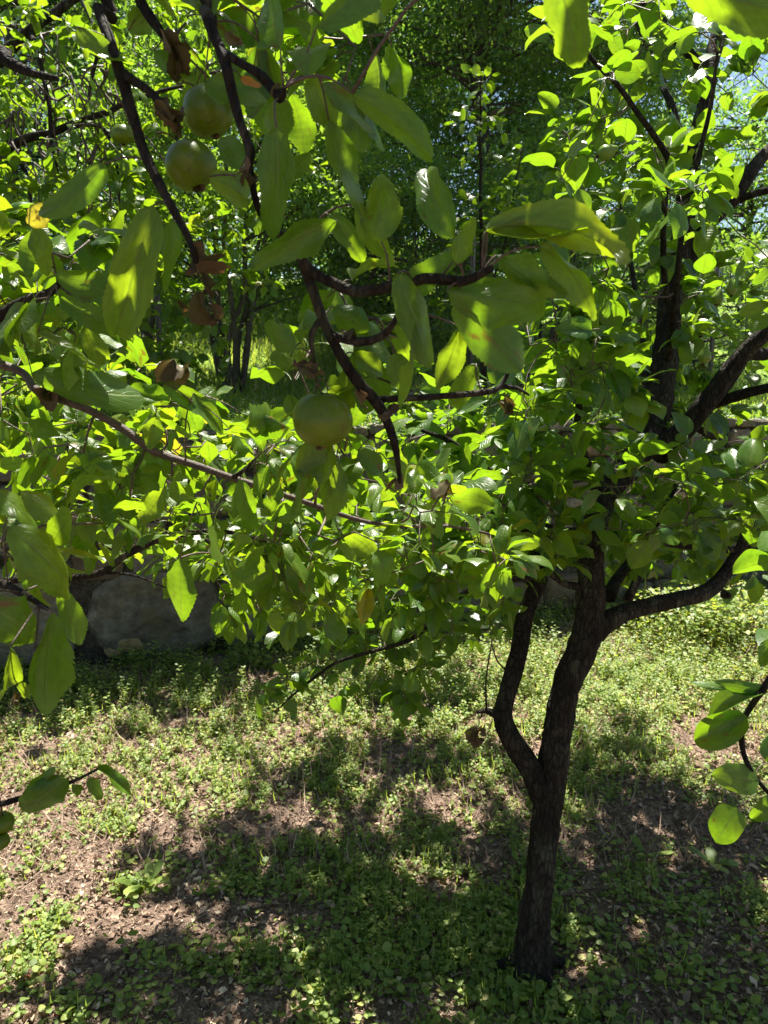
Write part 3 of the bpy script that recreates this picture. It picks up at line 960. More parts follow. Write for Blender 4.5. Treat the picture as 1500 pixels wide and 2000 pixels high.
# the far hedge line that shuts off the horizon
r = np.random.default_rng(5)
n = 60000
s = r.uniform(-22, 26, n); d = 17 + r.normal(0, 1.0, n)
P = WL + s[:, None] * WD - d[:, None] * WN
top = 3.2 + 1.3 * vnoise(np.stack([s * 0.35, 0 * s, 0 * s], 1), 4) + 0.5 * vnoise(np.stack([s * 1.1, 0 * s, 0 * s], 1), 8)
top = top * np.interp(s, [2, 6], [1.0, 0.6])
P[:, 2] = meadow_z(P[:, 0], P[:, 1]) + top * r.random(n) ** 0.7
V, Q, UV = assemble(TINY, P, r.normal(0, 1, (n, 3)), norm(np.array([0, 0, 1.0]) + r.normal(0, 0.6, (n, 3))), 0.14, 0.10, r=r)
tag(link('hedgerow', mesh_np('hedgerow', V, Q, UV, mats=[M['far_leaf']])), 'far-off mass of green hedge closing the meadow', 'hedge', kind='stuff')

# ================================================================== pear tree
pear = Tree('pear_tree', tuple(ground(1040, 1900)), 'dark-barked leaning pear tree with forked trunk, right of centre on the garden floor', 'tree', 'pear', 'pear_leaf', seed=21)
b0 = ground(1040, 1905)
tr = [b0 - [0, 0, 0.12], b0 + [0, 0, 0.02], at(1052, 1740, 1.80), at(1066, 1600, 1.82), at(1080, 1490, 1.84), at(1103, 1350, 1.87), at(1145, 1235, 1.9), at(1155, 1130, 1.93), at(1160, 1040, 1.97),
      at(1190, 960, 2.05), at(1262, 870, 2.15), at(1285, 780, 2.22), at(1303, 660, 2.3), at(1325, 500, 2.38), at(1350, 320, 2.45), at(1385, 150, 2.55), at(1405, 0, 2.65), at(1420, -200, 2.8), at(1440, -420, 2.95)]
rr = [0.080, 0.054, 0.038, 0.037, 0.041, 0.037, 0.041, 0.036, 0.035, 0.036, 0.040, 0.041, 0.038, 0.034, 0.028, 0.022, 0.018, 0.014, 0.008]
pear.limb(tr, rr, 'trunk', ns=22, jag=0.16, step=0.012)
for k_, a_ in enumerate((0.4, 1.7, 2.9, 3.9, 5.2)):
    d_ = np.array([math.cos(a_), math.sin(a_), 0])
    pear.limb([b0 + d_ * 0.015 + [0, 0, 0.10], b0 + d_ * 0.05 + [0, 0, 0.035], b0 + d_ * 0.10 + [0, 0, 0.004], b0 + d_ * 0.19 - [0, 0, 0.03]], [0.018, 0.018, 0.011, 0.004], 'root', ns=8, jag=0.2, step=0.012, node=False)
LB = lambda pts, rad, ns=10, jag=0.12: pear.limb([at(*q) for q in pts], rad, 'branch', ns=ns, jag=jag)
LB([(1072, 1575, 1.835), (1036, 1498, 1.825), (1000, 1445, 1.82), (978, 1400, 1.83), (985, 1350, 1.85), (1005, 1290, 1.87), (1025, 1225, 1.9), (1040, 1175, 1.93), (1058, 1120, 1.97), (1040, 1040, 2.05), (1010, 960, 2.15), (1000, 860, 2.3)],
   [0.034, 0.031, 0.027, 0.025, 0.024, 0.024, 0.023, 0.022, 0.021, 0.015, 0.01, 0.006], 14)
LB([(980, 1405, 1.82), (962, 1392, 1.80), (945, 1388, 1.79), (932, 1392, 1.78)], [0.012, 0.010, 0.007, 0.004], 7)
LB([(1160, 1235, 1.92), (1190, 1210, 1.93), (1240, 1192, 1.96), (1310, 1172, 2.0), (1375, 1158, 2.05), (1412, 1128, 2.1), (1440, 1080, 2.15), (1470, 1020, 2.2), (1540, 960, 2.3)], [0.034, 0.028, 0.024, 0.023, 0.022, 0.021, 0.018, 0.014, 0.01], 14)
LB([(1412, 1160, 2.06), (1425, 1165, 2.04)], [0.013, 0.008], 7)
LB([(1270, 880, 2.16), (1330, 840, 2.1), (1380, 780, 2.05), (1430, 715, 2.02), (1500, 640, 1.98), (1600, 560, 1.95)], [0.032, 0.029, 0.027, 0.024, 0.02, 0.016], 12)
LB([(1290, 890, 2.2), (1350, 830, 2.3), (1400, 770, 2.35), (1450, 700, 2.4), (1510, 690, 2.45), (1620, 640, 2.5)], [0.03, 0.028, 0.026, 0.022, 0.02, 0.015], 12)
LB([(1390, 790, 2.3), (1450, 770, 2.2), (1510, 755, 2.15), (1600, 730, 2.1)], [0.018, 0.016, 0.014, 0.01], 10)
LB([(1340, 520, 2.38), (1380, 450, 2.4), (1430, 390, 2.45), (1480, 320, 2.5), (1560, 240, 2.6)], [0.026, 0.026, 0.024, 0.021, 0.016], 12)
LB([(1440, 390, 2.45), (1490, 375, 2.4), (1560, 370, 2.35)], [0.012, 0.011, 0.008], 8)
LB([(1320, 640, 2.25), (1298, 560, 2.1), (1296, 460, 2.05), (1302, 340, 2.0), (1304, 310, 1.98), (1272, 262, 1.95), (1240, 215, 1.92), (1200, 160, 1.9), (1150, 108, 1.88), (1110, 40, 1.86)], [0.012, 0.009, 0.008, 0.008, 0.008, 0.0075, 0.0065, 0.006, 0.005, 0.003], 8)
LB([(1305, 700, 2.2), (1322, 560, 1.95), (1335, 430, 1.9), (1358, 330, 1.85), (1385, 220, 1.82), (1400, 100, 1.8)], [0.012, 0.008, 0.007, 0.006, 0.005, 0.003], 7)
LB([(1170, 1050, 1.98), (1110, 1040, 1.9), (1050, 1045, 1.85), (990, 1010, 1.8), (930, 1000, 1.78), (860, 960, 1.75)], [0.018, 0.015, 0.012, 0.01, 0.007, 0.004], 9)
LB([(1150, 1060, 1.96), (1230, 1045, 2.05), (1320, 1062, 2.1), (1430, 1072, 2.15), (1520, 1060, 2.2)], [0.019, 0.016, 0.013, 0.011, 0.008], 9)
LB([(1190, 1165, 2.0), (1205, 1130, 2.1), (1240, 1080, 2.2), (1290, 1010, 2.3), (1330, 930, 2.4)], [0.02, 0.017, 0.013, 0.01, 0.006], 9)
LB([(1225, 1175, 2.3), (1250, 1110, 2.35), (1262, 1040, 2.4)], [0.016, 0.012, 0.008], 8)
LB([(1165, 1150, 1.93), (1110, 1143, 1.9), (1070, 1122, 1.85), (1020, 1130, 1.8), (980, 1140, 1.77)], [0.014, 0.01, 0.008, 0.006, 0.004], 8)
LB([(1040, 1140, 1.96), (1000, 1120, 2.0), (950, 1130, 2.05), (880, 1180, 2.05), (810, 1245, 2.0), (740, 1268, 1.98), (660, 1292, 1.95), (600, 1335, 1.92), (550, 1378, 1.9)], [0.012, 0.01, 0.009, 0.008, 0.007, 0.006, 0.005, 0.004, 0.002], 7)
LB([(1165, 960, 2.05), (1130, 850, 1.9), (1138, 730, 1.8), (1160, 640, 1.75), (1175, 560, 1.72)], [0.014, 0.01, 0.008, 0.006, 0.003], 8)
LB([(1050, 1010, 2.1), (985, 940, 1.95), (930, 905, 1.85), (880, 865, 1.8), (825, 840, 1.75)], [0.013, 0.011, 0.009, 0.007, 0.004], 8)
LB([(1090, 1035, 1.95), (1010, 1000, 2.2), (1000, 800, 2.3), (1100, 620, 2.5), (1080, 480, 2.6)], [0.012, 0.01, 0.008, 0.006, 0.003], 8)
LB([(1250, 880, 2.2), (1260, 700, 2.5), (1230, 500, 2.8), (1200, 350, 3.0)], [0.014, 0.011, 0.008, 0.004], 8)
LB([(1160, 1110, 1.95), (1050, 1080, 2.3), (900, 1080, 2.6), (740, 1120, 2.8)], [0.014, 0.011, 0.008, 0.004], 8)
LB([(1300, 800, 2.25), (1400, 860, 2.5), (1500, 930, 2.8), (1580, 980, 3.0)], [0.014, 0.011, 0.008, 0.004], 8)
LB([(1385, 150, 2.55), (1200, -60, 2.7), (1000, -240, 2.9), (820, -330, 3.1)], [0.016, 0.013, 0.009, 0.005], 8)
LB([(1350, 320, 2.45), (1250, 60, 3.0), (1150, -80, 3.5)], [0.014, 0.01, 0.005], 8)
for (a, b) in (((950, 1388, 1.79), (962, 1250, 1.80)), ((996, 1315, 1.87), (962, 1265, 1.85))):
    LB([a, ((a[0] + b[0]) / 2 - 6, (a[1] + b[1]) / 2 + 4, (a[2] + b[2]) / 2), b], [0.003, 0.0022, 0.0016], 5, 0.05)
PL = 0.068
behind = lambda x, y: not (1235 < x < 1335 and 600 < y < 900) and not (1330 < x < 1520 and 560 < y < 850 and random.random() < 0.75)
gap = lambda x, y: not (1390 < x and 200 < y < 520 and random.random() < 0.85) and not (1165 < x < 1290 and 400 < y < 560 and random.random() < 0.8)
pear.region(1090, 1560, -20, 400, 1.75, 2.6, 62, PL, 8, keep=gap)
pear.region(1130, 1560, 350, 720, 1.6, 2.2, 30, PL, 7, keep=lambda x, y: gap(x, y) and behind(x, y))
pear.region(1130, 1560, 380, 760, 2.3, 3.0, 45, PL, 8, keep=gap)
pear.region(1000, 1250, 560, 1000, 1.45, 2.2, 48, PL, 8)
pear.region(1300, 1560, 850, 1040, 1.6, 2.3, 26, PL, 8)
pear.region(1180, 1560, 620, 1020, 2.3, 3.2, 62, PL, 8)
pear.region(780, 1100, 760, 1120, 1.5, 2.4, 70, PL, 8)
pear.region(1170, 1560, 930, 1110, 1.9, 3.2, 44, PL, 8)
pear.region(470, 900, 1020, 1300, 1.6, 2.6, 92, PL * 0.85, 7, keep=lambda x, y: y < 1200 + (x - 470) * 0.15 or random.random() < 0.35)
pear.region(520, 880, 1180, 1380, 1.8, 2.1, 30, PL * 0.85, 5)
pear.region(640, 1000, 1060, 1260, 1.9, 2.9, 46, PL * 0.85, 7)
pear.region(1080, 1260, 850, 1040, 1.5, 1.85, 9, PL, 6)
pear.region(900, 1450, 1000, 1075, 1.6, 2.3, 18, PL * 0.9, 5)
pear.region(900, 1120, 1060, 1200, 1.7, 2.0, 8, PL * 0.8, 6)
pear.region(1180, 1480, 1080, 1180, 2.2, 3.0, 18, PL, 7)
pear.region(660, 1050, 700, 830, 3.2, 4.4, 34, PL, 9)
# high crown mostly out of view, its leaves placed to shade the ground
pear.limb([at(1385, 150, 2.55), (1.25, 2.95, 3.1), (1.1, 3.3, 3.9), (1.0, 3.6, 4.7)], [0.02, 0.018, 0.013, 0.006], 'branch', step=0.04)
pear.limb([(1.22, 3.0, 3.2), (0.8, 3.3, 3.8), (0.2, 3.5, 4.1), (-0.4, 3.5, 4.2)], [0.016, 0.013, 0.009, 0.005], 'branch', step=0.04)
pear.limb([(1.22, 3.0, 3.2), (0.8, 2.9, 3.5), (0.2, 2.7, 3.4), (-0.3, 2.5, 3.3)], [0.014, 0.012, 0.008, 0.005], 'branch', step=0.04)
high = []
for (gx, gy, rx, ry, n) in [(850, 1650, 430, 180, 95), (1260, 1680, 240, 200, 46), (330, 1910, 250, 90, 26), (1150, 1930, 380, 90, 25), (690, 1500, 230, 50, 16), (1180, 1480, 130, 50, 8), (760, 1850, 160, 90, 14), (420, 1690, 200, 80, 20)]:
    c_ = 0; n = int(n * 1.75)
    for _ in range(20000):
        a_, q_ = pear.r.uniform(0, 2 * PI), math.sqrt(pear.r.random())
        g_ = ground(gx + rx * q_ * math.cos(a_), gy + ry * q_ * math.sin(a_))
        z_ = pear.r.uniform(1.6, 4.9)
        p_ = g_ + SUN * z_ / SUN[2]
        px_, py_, _d = project(p_)
        if py_ < -60 or px_ > 1600 or (px_ > 1130 and py_ < 560 and p_[1] > 2.6 and pear.r.random() < 0.12):
            high.append(p_); c_ += 1
        if c_ >= n: break

for _ in range(150):                      # low boughs reaching back, added to shade the ground before the wall
    g_ = ground(pear.r.uniform(430, 960), pear.r.uniform(1300, 1400))
    p_ = g_ + SUN * pear.r.uniform(0.55, 1.5) / SUN[2]
    if wall_s(p_) > 0.12 and 960 < project(p_)[1] < 1190: high.append(p_)
pear.grow(np.array(high), PL * 1.15, 10, 0.25, 9.0, 0.09, 0.62, 0.35)
pear.finish()

# ================================================================== foreground apple tree
ap = Tree('apple_tree', (-1.25, -0.55, 0.0), 'nearest apple tree, its drooping boughs with large serrated leaves filling the upper left', 'tree', 'apple', 'apple_leaf', seed=33)
ap.limb([(-1.25, -0.55, -0.1), (-1.24, -0.53, 0.5), (-1.18, -0.45, 1.1), (-1.05, -0.3, 1.6), (-0.85, -0.05, 2.1), (-0.6, 0.3, 2.5), (-0.3, 0.7, 2.75)], [0.10, 0.085, 0.078, 0.07, 0.055, 0.04, 0.02], 'trunk', ns=20, step=0.03)
AB = lambda pts, rad, ns=9, jag=0.14, mat='bark': ap.limb([at(*q) if q[1] > -5000 else q for q in pts], rad, 'branch', ns=ns, jag=jag, mat=mat, step=0.01)
T1 = (-0.6, 0.3, 2.5)
def ABX(start, pts, rad, ns=9, jag=0.14):
    return ap.limb([np.array(s_) for s_ in start] + [at(*q) for q in pts], rad, 'branch', ns=ns, jag=jag, step=0.01)
ABX([(-0.66, 0.22, 2.42), (-0.5, 0.55, 2.35)], [(180, -60, 0.86), (192, 10, 0.84), (216, 85, 0.82), (240, 170, 0.81), (264, 250, 0.80), (288, 318, 0.79), (330, 400, 0.78), (368, 462, 0.77), (388, 520, 0.765)],
    [0.012, 0.009, 0.006, 0.0055, 0.0055, 0.006, 0.0055, 0.0055, 0.0045, 0.0035, 0.003])
ABX([], [(243, 145, 0.81), (272, 165, 0.80), (303, 188, 0.79), (320, 214, 0.785)], [0.005, 0.0042, 0.004, 0.005])
ABX([(-0.42, 0.55, 2.62), (-0.3, 0.66, 2.4)], [(385, -60, 0.78), (400, 15, 0.76), (420, 70, 0.75), (440, 120, 0.74), (458, 195, 0.735), (478, 258, 0.73), (494, 300, 0.73), (486, 352, 0.73)],
    [0.011, 0.008, 0.0055, 0.0052, 0.005, 0.005, 0.0048, 0.0045, 0.0045, 0.0025])
ABX([], [(440, 105, 0.745), (474, 126, 0.73), (512, 150, 0.72), (545, 188, 0.71), (552, 170, 0.705)], [0.004, 0.0036, 0.0045, 0.0052, 0.003])
ABX([(-0.45, 0.5, 2.6)], [(240, -80, 0.95), (270, 0, 0.93), (300, 46, 0.92), (322, 75, 0.91)], [0.008, 0.0055, 0.006, 0.006, 0.004])
ABX([], [(480, 258, 0.73), (500, 400, 0.74), (545, 455, 0.74), (578, 486, 0.74), (604, 525, 0.74), (645, 548, 0.74), (695, 566, 0.73), (760, 556, 0.72), (830, 540, 0.70), (905, 545, 0.68), (960, 520, 0.66)],
    [0.003, 0.0034, 0.004, 0.0048, 0.0048, 0.005, 0.0055, 0.0055, 0.005, 0.0045, 0.003])
ABX([], [(582, 490, 0.74), (610, 560, 0.75), (634, 622, 0.76), (664, 682, 0.77), (700, 742, 0.78), (742, 792, 0.79), (768, 860, 0.80), (778, 945, 0.81)],
    [0.005, 0.005, 0.005, 0.0055, 0.006, 0.006, 0.0045, 0.002])
ABX([], [(632, 618, 0.76), (608, 652, 0.765), (612, 700, 0.77), (618, 748, 0.775)], [0.0035, 0.003, 0.0022, 0.0012], 7)
ABX([], [(648, 655, 0.765), (700, 668, 0.76), (748, 656, 0.75), (776, 620, 0.74)], [0.0045, 0.0045, 0.004, 0.003])
ABX([], [(740, 780, 0.79), (830, 776, 0.80), (940, 768, 0.81), (978, 755, 0.82), (1004, 690, 0.82)], [0.004, 0.0036, 0.0036, 0.003, 0.002], 7)
ABX([], [(978, 755, 0.82), (1010, 758, 0.82), (1034, 772, 0.82)], [0.003, 0.0022, 0.0012], 6)
# left: boughs from the side
LS = [(-1.1, -0.3, 1.45), (-1.0, 0.5, 1.55)]
ap.limb([np.array(q) for q in [(-1.12, -0.38, 1.4), (-1.15, 0.2, 1.5), (-1.0, 0.7, 1.65)]] + [at(*q) for q in [(-60, 700, 1.08), (75, 764, 1.06), (170, 800, 1.05), (240, 838, 1.05), (300, 878, 1.05), (380, 905, 1.05), (460, 935, 1.06), (520, 955, 1.07), (600, 985, 1.08), (680, 1010, 1.1), (760, 1026, 1.12), (870, 1030, 1.15), (955, 1046, 1.18)]],
        [0.02, 0.014, 0.010, 0.0062, 0.0058, 0.0058, 0.006, 0.0058, 0.0052, 0.005, 0.0042, 0.004, 0.0036, 0.003, 0.0025, 0.002], 'branch', ns=10, jag=0.08, step=0.01, mat='twig')
ABX([], [(455, 932, 1.06), (478, 918, 1.05), (492, 902, 1.04)], [0.004, 0.003, 0.002], 7)
ap.limb([np.array(q) for q in [(-1.0, 0.7, 1.65), (-0.95, 1.0, 1.5)]] + [at(*q) for q in [(-80, 1120, 1.35), (60, 1130, 1.35), (190, 1120, 1.35), (242, 1086, 1.34), (292, 1060, 1.33), (340, 1050, 1.33), (440, 1044, 1.33), (520, 1060, 1.33)]],
        [0.012, 0.01, 0.008, 0.0075, 0.007, 0.0062, 0.0062, 0.006, 0.0045, 0.002], 'branch', jag=0.16, step=0.01)
ABX([], [(190, 1118, 1.35), (260, 1125, 1.34), (325, 1148, 1.33)], [0.004, 0.0025, 0.0012], 6)
ap.limb([np.array(q) for q in [(-1.05, -0.2, 1.6), (-1.0, 0.4, 1.72)]] + [at(*q) for q in [(-60, 650, 0.95), (0, 620, 0.94), (45, 592, 0.93), (100, 570, 0.92), (126, 540, 0.91)]], [0.014, 0.011, 0.009, 0.008, 0.0065, 0.005, 0.003], 'branch', jag=0.16, step=0.01)
ap.limb([np.array(q) for q in [(-1.2, -0.45, 0.9), (-1.0, 0.3, 0.95)]] + [at(*q) for q in [(-120, 1600, 1.05), (0, 1572, 1.03), (60, 1556, 1.02), (130, 1535, 1.01), (190, 1502, 1.0)]], [0.014, 0.010, 0.006, 0.0045, 0.004, 0.003, 0.0015], 'branch', step=0.01)
ap.limb([np.array(q) for q in [(-1.15, -0.4, 1.2), (-0.8, 0.2, 1.3)]] + [at(*q) for q in [(-120, 1100, 0.75), (-20, 1130, 0.72), (40, 1160, 0.70), (95, 1195, 0.69)]], [0.014, 0.010, 0.006, 0.005, 0.004, 0.002], 'branch', step=0.01)
ap.limb([np.array(q) for q in [(-0.9, 0.0, 2.0), (-0.95, 0.8, 2.1)]] + [at(*q) for q in [(-40, 90, 1.3), (0, 112, 1.28), (40, 132, 1.26), (110, 150, 1.24)]], [0.02, 0.014, 0.011, 0.010, 0.008, 0.004], 'branch', step=0.015)
# overhead boughs (above the frame) that hold the shading leaves
ap.limb([(-0.6, 0.3, 2.5), (-0.1, 0.7, 2.75), (0.4, 1.0, 2.85), (0.9, 1.2, 2.85)], [0.035, 0.025, 0.016, 0.008], 'branch', step=0.03)
ap.limb([(-0.45, 0.5, 2.6), (-0.5, 1.0, 2.85), (-0.5, 1.5, 3.05)], [0.03, 0.02, 0.01], 'branch', step=0.03)
ap.limb([(0.3, 0.93, 2.83), (0.5, 0.75, 2.5), (0.62, 0.7, 2.25), (0.5, 0.68, 2.08)], [0.012, 0.009, 0.006, 0.003], 'branch', step=0.03)

H = ap.hand_leaf
for a in [
    # base x,y  tip x,y  width  Y     dy   roll
    (548, 95, 512, -25, 78, 0.70, 0.01, 20), (600, 152, 606, 28, 88, 0.69, 0.0, 10), (618, 52, 735, -22, 56, 0.69, 0.03, -25),
    (402, 45, 398, -45, 92, 0.78, 0.02, 0), (688, 182, 876, 288, 76, 0.66, 0.0, -20), (630, 160, 716, 268, 60, 0.68, 0.02, 25),
    (606, 150, 642, 240, 52, 0.70, 0.0, -30), (642, 235, 700, 425, 72, 0.70, 0.02, 10), (540, 250, 548, 462, 98, 0.68, 0.0, 5),
    (552, 190, 520, 300, 84, 0.72, 0.03, 25), (408, 345, 505, 388, 70, 0.74, 0.0, -10), (658, 432, 488, 494, 74, 0.70, 0.02, 15),
    (745, 472, 738, 338, 92, 0.70, 0.0, 0), (886, 466, 796, 298, 84, 0.67, 0.02, 12), (950, 448, 1222, 398, 66, 0.66, 0.02, -30),
    (948, 452, 1176, 478, 66, 0.66, 0.03, 30), (890, 515, 928, 428, 46, 0.67, -0.01, 0), (1085, -70, 1132, 118, 100, 0.62, 0.0, 5),
    (1330, -45, 1545, 58, 100, 0.60, 0.0, 15), (300, 400, 222, 668, 104, 0.76, -0.02, 0), (338, 430, 352, 572, 66, 0.78, 0.0, 25),
    (205, 320, 100, 440, 66, 0.78, 0.0, -20), (150, 52, 230, 165, 62, 0.80, 0.03, 30), (72, 440, 92, 532, 50, 0.85, 0.0, 0),
    (776, 534, 852, 724, 82, 0.68, 0.0, 0), (812, 628, 826, 796, 34, 0.69, 0.0, 40), (872, 566, 1082, 618, 112, 0.68, 0.02, 10),
    (890, 585, 1008, 706, 110, 0.69, 0.02, -10), (970, 498, 1070, 600, 66, 0.67, 0.02, 30), (1055, 482, 1186, 552, 44, 0.66, 0.03, -50),
    (576, 682, 505, 632, 60, 0.76, 0.0, 0), (468, 936, 496, 1048, 46, 0.98, 0.0, 0), (352, 1090, 356, 1218, 62, 1.05, 0.0, 5),
    (16, 1028, 186, 1165, 108, 0.70, 0.0, 10), (-30, 1170, 88, 1268, 96, 0.66, 0.0, -10), (104, 1196, 72, 1362, 66, 0.68, 0.01, 25),
    (20, 1262, 26, 1442, 40, 0.64, 0.0, 20), (100, 1062, 154, 984, 66, 0.74, 0.0, 0), (-10, 955, 74, 1024, 62, 0.72, 0.0, 20),
    (118, 1160, 158, 1242, 48, 0.74, 0.02, -20), (62, 728, 280, 806, 66, 0.95, 0.03, -20), (378, 768, 434, 842, 44, 1.0, 0.0, 10),
    (318, 748, 404, 800, 46, 1.0, 0.02, -10), (448, 838, 574, 852, 46, 1.0, 0.05, -45), (470, 806, 574, 832, 34, 1.02, 0.05, 40),
    (372, 852, 268, 814, 34, 1.0, 0.0, 40), (108, 536, 248, 572, 52, 0.88, 0.03, -25), (118, 582, 218, 642, 56, 0.88, 0.0, -10),
    (165, 636, 202, 712, 52, 0.9, 0.0, 0), (74, 652, 172, 694, 36, 0.86, 0.0, 40), (70, 450, 40, 540, 44, 0.9, 0.0, 10),
    (560, 860, 690, 940, 56, 1.0, 0.04, 20), (590, 890, 700, 965, 46, 1.02, 0.03, -15), (440, 1090, 500, 1170, 50, 1.15, 0.0, 20),
    (640, 760, 680, 800, 60, 0.82, 0.02, 10), (700, 400, 745, 510, 58, 0.72, 0.0, -20), (640, 420, 720, 500, 50, 0.73, 0.0, 20),
    (505, 80, 550, 118, 46, 0.78, 0.0, 30), (250, 60, 300, 30, 50, 0.95, 0.0, 20), (300, 100, 350, 140, 44, 0.92, 0.0, 0),
    (470, 330, 430, 250, 60, 0.80, 0.0, 0), (400, 160, 520, 212, 74, 0.80, 0.0, 10), (560, 350, 600, 300, 44, 0.80, 0.0, 0),
    (700, 880, 745, 920, 50, 0.85, 0.0, 0), (650, 600, 720, 640, 60, 0.78, 0.0, 20), (690, 690, 745, 730, 50, 0.80, 0.0, 0),
    (770, 690, 790, 760, 60, 0.74, 0.0, 0), (900, 640, 860, 760, 60, 0.76, 0.0, 10), (960, 640, 1010, 720, 60, 0.76, 0.0, 0),
    (900, 500, 800, 560, 44, 0.70, 0.0, -40), (930, 710, 880, 800, 52, 0.82, 0.0, 0), (720, 260, 780, 200, 10, 0.72, 0.0, 0),
    (60, 1340, 30, 1360, 40, 0.68, 0.0, 0), (40, 960, 150, 1010, 60, 0.8, 0.0, 30), (130, 1520, 28, 1592, 60, 1.0, 0.0, -15),
    (190, 1498, 264, 1552, 32, 1.0, 0.0, 20), (105, 1512, 55, 1555, 40, 1.0, 0.03, 10), (140, 1535, 168, 1552, 22, 1.0, 0.0, 0), (172, 1520, 208, 1562, 34, 1.0, 0.0, 0),
]:
    if a[4] < 12: continue
    H(*a)
H(60, 400, 95, 440, 60, 0.82, 0.0, 0, mat='yellow_leaf')
H(470, 150, 515, 178, 22, 0.76, 0.0, 0, mat='orange_leaf')
AL = 0.075
kL = lambda x, y: True
b9 = lambda x: np.interp(x, [75, 170, 300, 460, 600, 760, 950], [764, 800, 878, 935, 985, 1026, 1046])
free = lambda x, y: abs(y - b9(x)) > 32
AW = 0.5
ap.region(-60, 260, 420, 690, 0.86, 1.2, 28, AL * 0.85, 6, W=AW)
ap.region(-60, 300, 690, 1000, 1.16, 1.5, 34, AL * 0.8, 6, W=AW)
ap.region(250, 1000, 830, 1130, 1.16, 1.6, 84, AL * 0.78, 6, W=AW, keep=lambda x, y: abs(y - b9(x) - 30) < 140)
ap.region(60, 900, 780, 1120, 0.97, 1.08, 26, AL * 0.75, 4, W=AW, keep=lambda x, y: free(x, y) and abs(y - b9(x)) < 110)
ap.region(250, 700, 690, 900, 1.15, 1.5, 18, AL * 0.8, 5, W=AW, keep=lambda x, y: y > 790 + 0.05 * x or x < 330)
ap.region(330, 760, 1030, 1210, 1.2, 1.7, 44, AL * 0.78, 6, W=AW)
ap.region(20, 480, 870, 1090, 1.5, 2.3, 46, AL * 0.85, 7, W=AW)
ap.region(-60, 200, 1000, 1180, 0.85, 1.3, 12, AL * 0.85, 5, W=AW)
ap.region(250, 760, -60, 160, 0.85, 1.1, 12, AL * 0.9, 5, W=AW)
ap.region(560, 800, 560, 950, 0.82, 1.0, 14, AL * 0.8, 4, W=AW)
# unseen extra crown around the camera, added to block sky light
ap.limb([(-0.85, -0.05, 2.1), (-0.9, -0.7, 2.5), (-0.7, -1.5, 2.9)], [0.045, 0.03, 0.012], 'branch', step=0.04)
ap.limb([(-0.6, 0.3, 2.5), (0.2, -0.2, 2.8), (1.1, -0.6, 3.0)], [0.035, 0.025, 0.01], 'branch', step=0.04)
ap.limb([(-1.05, -0.3, 1.6), (-1.7, 0.1, 2.2), (-2.3, 0.4, 2.6)], [0.045, 0.03, 0.012], 'branch', step=0.04)
ap.limb([(-1.5, 0.0, 2.0), (-2.4, 0.9, 2.3), (-3.1, 2.0, 2.5), (-3.5, 3.2, 2.6)], [0.04, 0.03, 0.02, 0.01], 'branch', step=0.05)
ap.limb([(-0.7, -1.5, 2.9), (-0.4, -2.8, 3.2), (0.2, -4.0, 3.3)], [0.03, 0.02, 0.01], 'branch', step=0.05)
ap.limb([(0.9, -0.5, 2.95), (1.9, -1.4, 3.1), (2.6, -2.6, 3.1)], [0.02, 0.014, 0.008], 'branch', step=0.05)
pr = ap.r
def cloud(n, x, y, z): return np.stack([pr.uniform(*x, n), pr.uniform(*y, n), pr.uniform(*z, n)], 1)
vol = np.vstack([cloud(430, (-3.2, 2.4), (-3.0, 0.3), (2.15, 3.6)), cloud(230, (-3.5, 3.0), (-5.0, -3.0), (1.0, 3.6)), cloud(150, (-4.2, -2.4), (-2.5, 1.6), (1.0, 3.2)),
                 cloud(150, (-4.4, -2.75), (1.6, 4.0), (0.9, 3.2))])
vol = vol[np.abs(project(vol)[0] - 750) > 0] if False else vol
ap.grow(vol, AL * 1.15, 17, 0.2, 9.0, 0.09, 0.62, 0.3)
# over the frame: the leaves that shade these boughs in patches
ap.region(450, 1500, -1500, -420, 0.75, 1.3, 26, AL, 8)
lit = {2, 4, 5, 21, 37, 39, 40, 41, 42, 43, 44, 45, 46, 47, 17, 12}
over = []
for k, h in enumerate(ap.hand):
    if k in lit or h[0][1] > 0.93 or ap.r.random() < 0.28: continue
    c_ = h[0] + h[1] * h[3] * 0.5
    for _ in range(14):
        p_ = c_ + SUN * ap.r.uniform(0.35, 1.5) + ap.r.normal(0, 0.035, 3)
        px_, py_, _d = project(p_)
        if py_ < -140: over.append(p_); break
over = np.array(over)
ap.grow(over, AL, 4, 0.1, 9.0, 0.09, 0.62, 0.3)
ap.finish()

# dried curled leaves that cling to the twigs
def dry(px, py, Y, L, name='dried_leaf', mat='dry_leaf', parent=None, down=True):
    p = at(px, py, Y)
    r = rng
    D = norm(np.array([r.normal(0, 0.5), r.normal(0, 0.5), -1.0])) if down else norm(r.normal(0, 1, 3))
    leaf_obj(parent or ap.root, 'dry', int(r.integers(0, 6)), mat, p, D, norm(np.array([r.normal(), -1.0, r.normal() * 0.4])), L * 0.6, L * 0.42, name)

for q in [(318, 205, .78, .055), (330, 190, .79, .05), (305, 215, .78, .045), (345, 235, .80, .035), (318, 60, .9, .05), (335, 90, .89, .06), (350, 100, .9, .045), (372, 480, .77, .04), (380, 510, .765, .045),
          (395, 540, .765, .045), (400, 570, .765, .05), (408, 600, .765, .035), (605, 700, .765, .045), (598, 715, .77, .04), (95, 755, 1.04, .06), (88, 760, 1.05, .05), (775, 930, .8, .04), (880, 945, .85, .05),
          (870, 935, .85, .04), (985, 770, .82, .04), (1000, 790, .82, .03), (480, 310, .73, .03), (490, 330, .73, .03), (700, 760, .78, .04), (760, 790, .79, .035), (345, 590, .95, .03), (340, 700, 1.0, .05),
          (30, 1350, .68, .03), (550, 165, .71, .02), (690, 640, .76, .03), (455, 60, .80, .03)]:
    dry(*q)
dry(935, 1418, 1.78, 0.085, parent=pear.root)
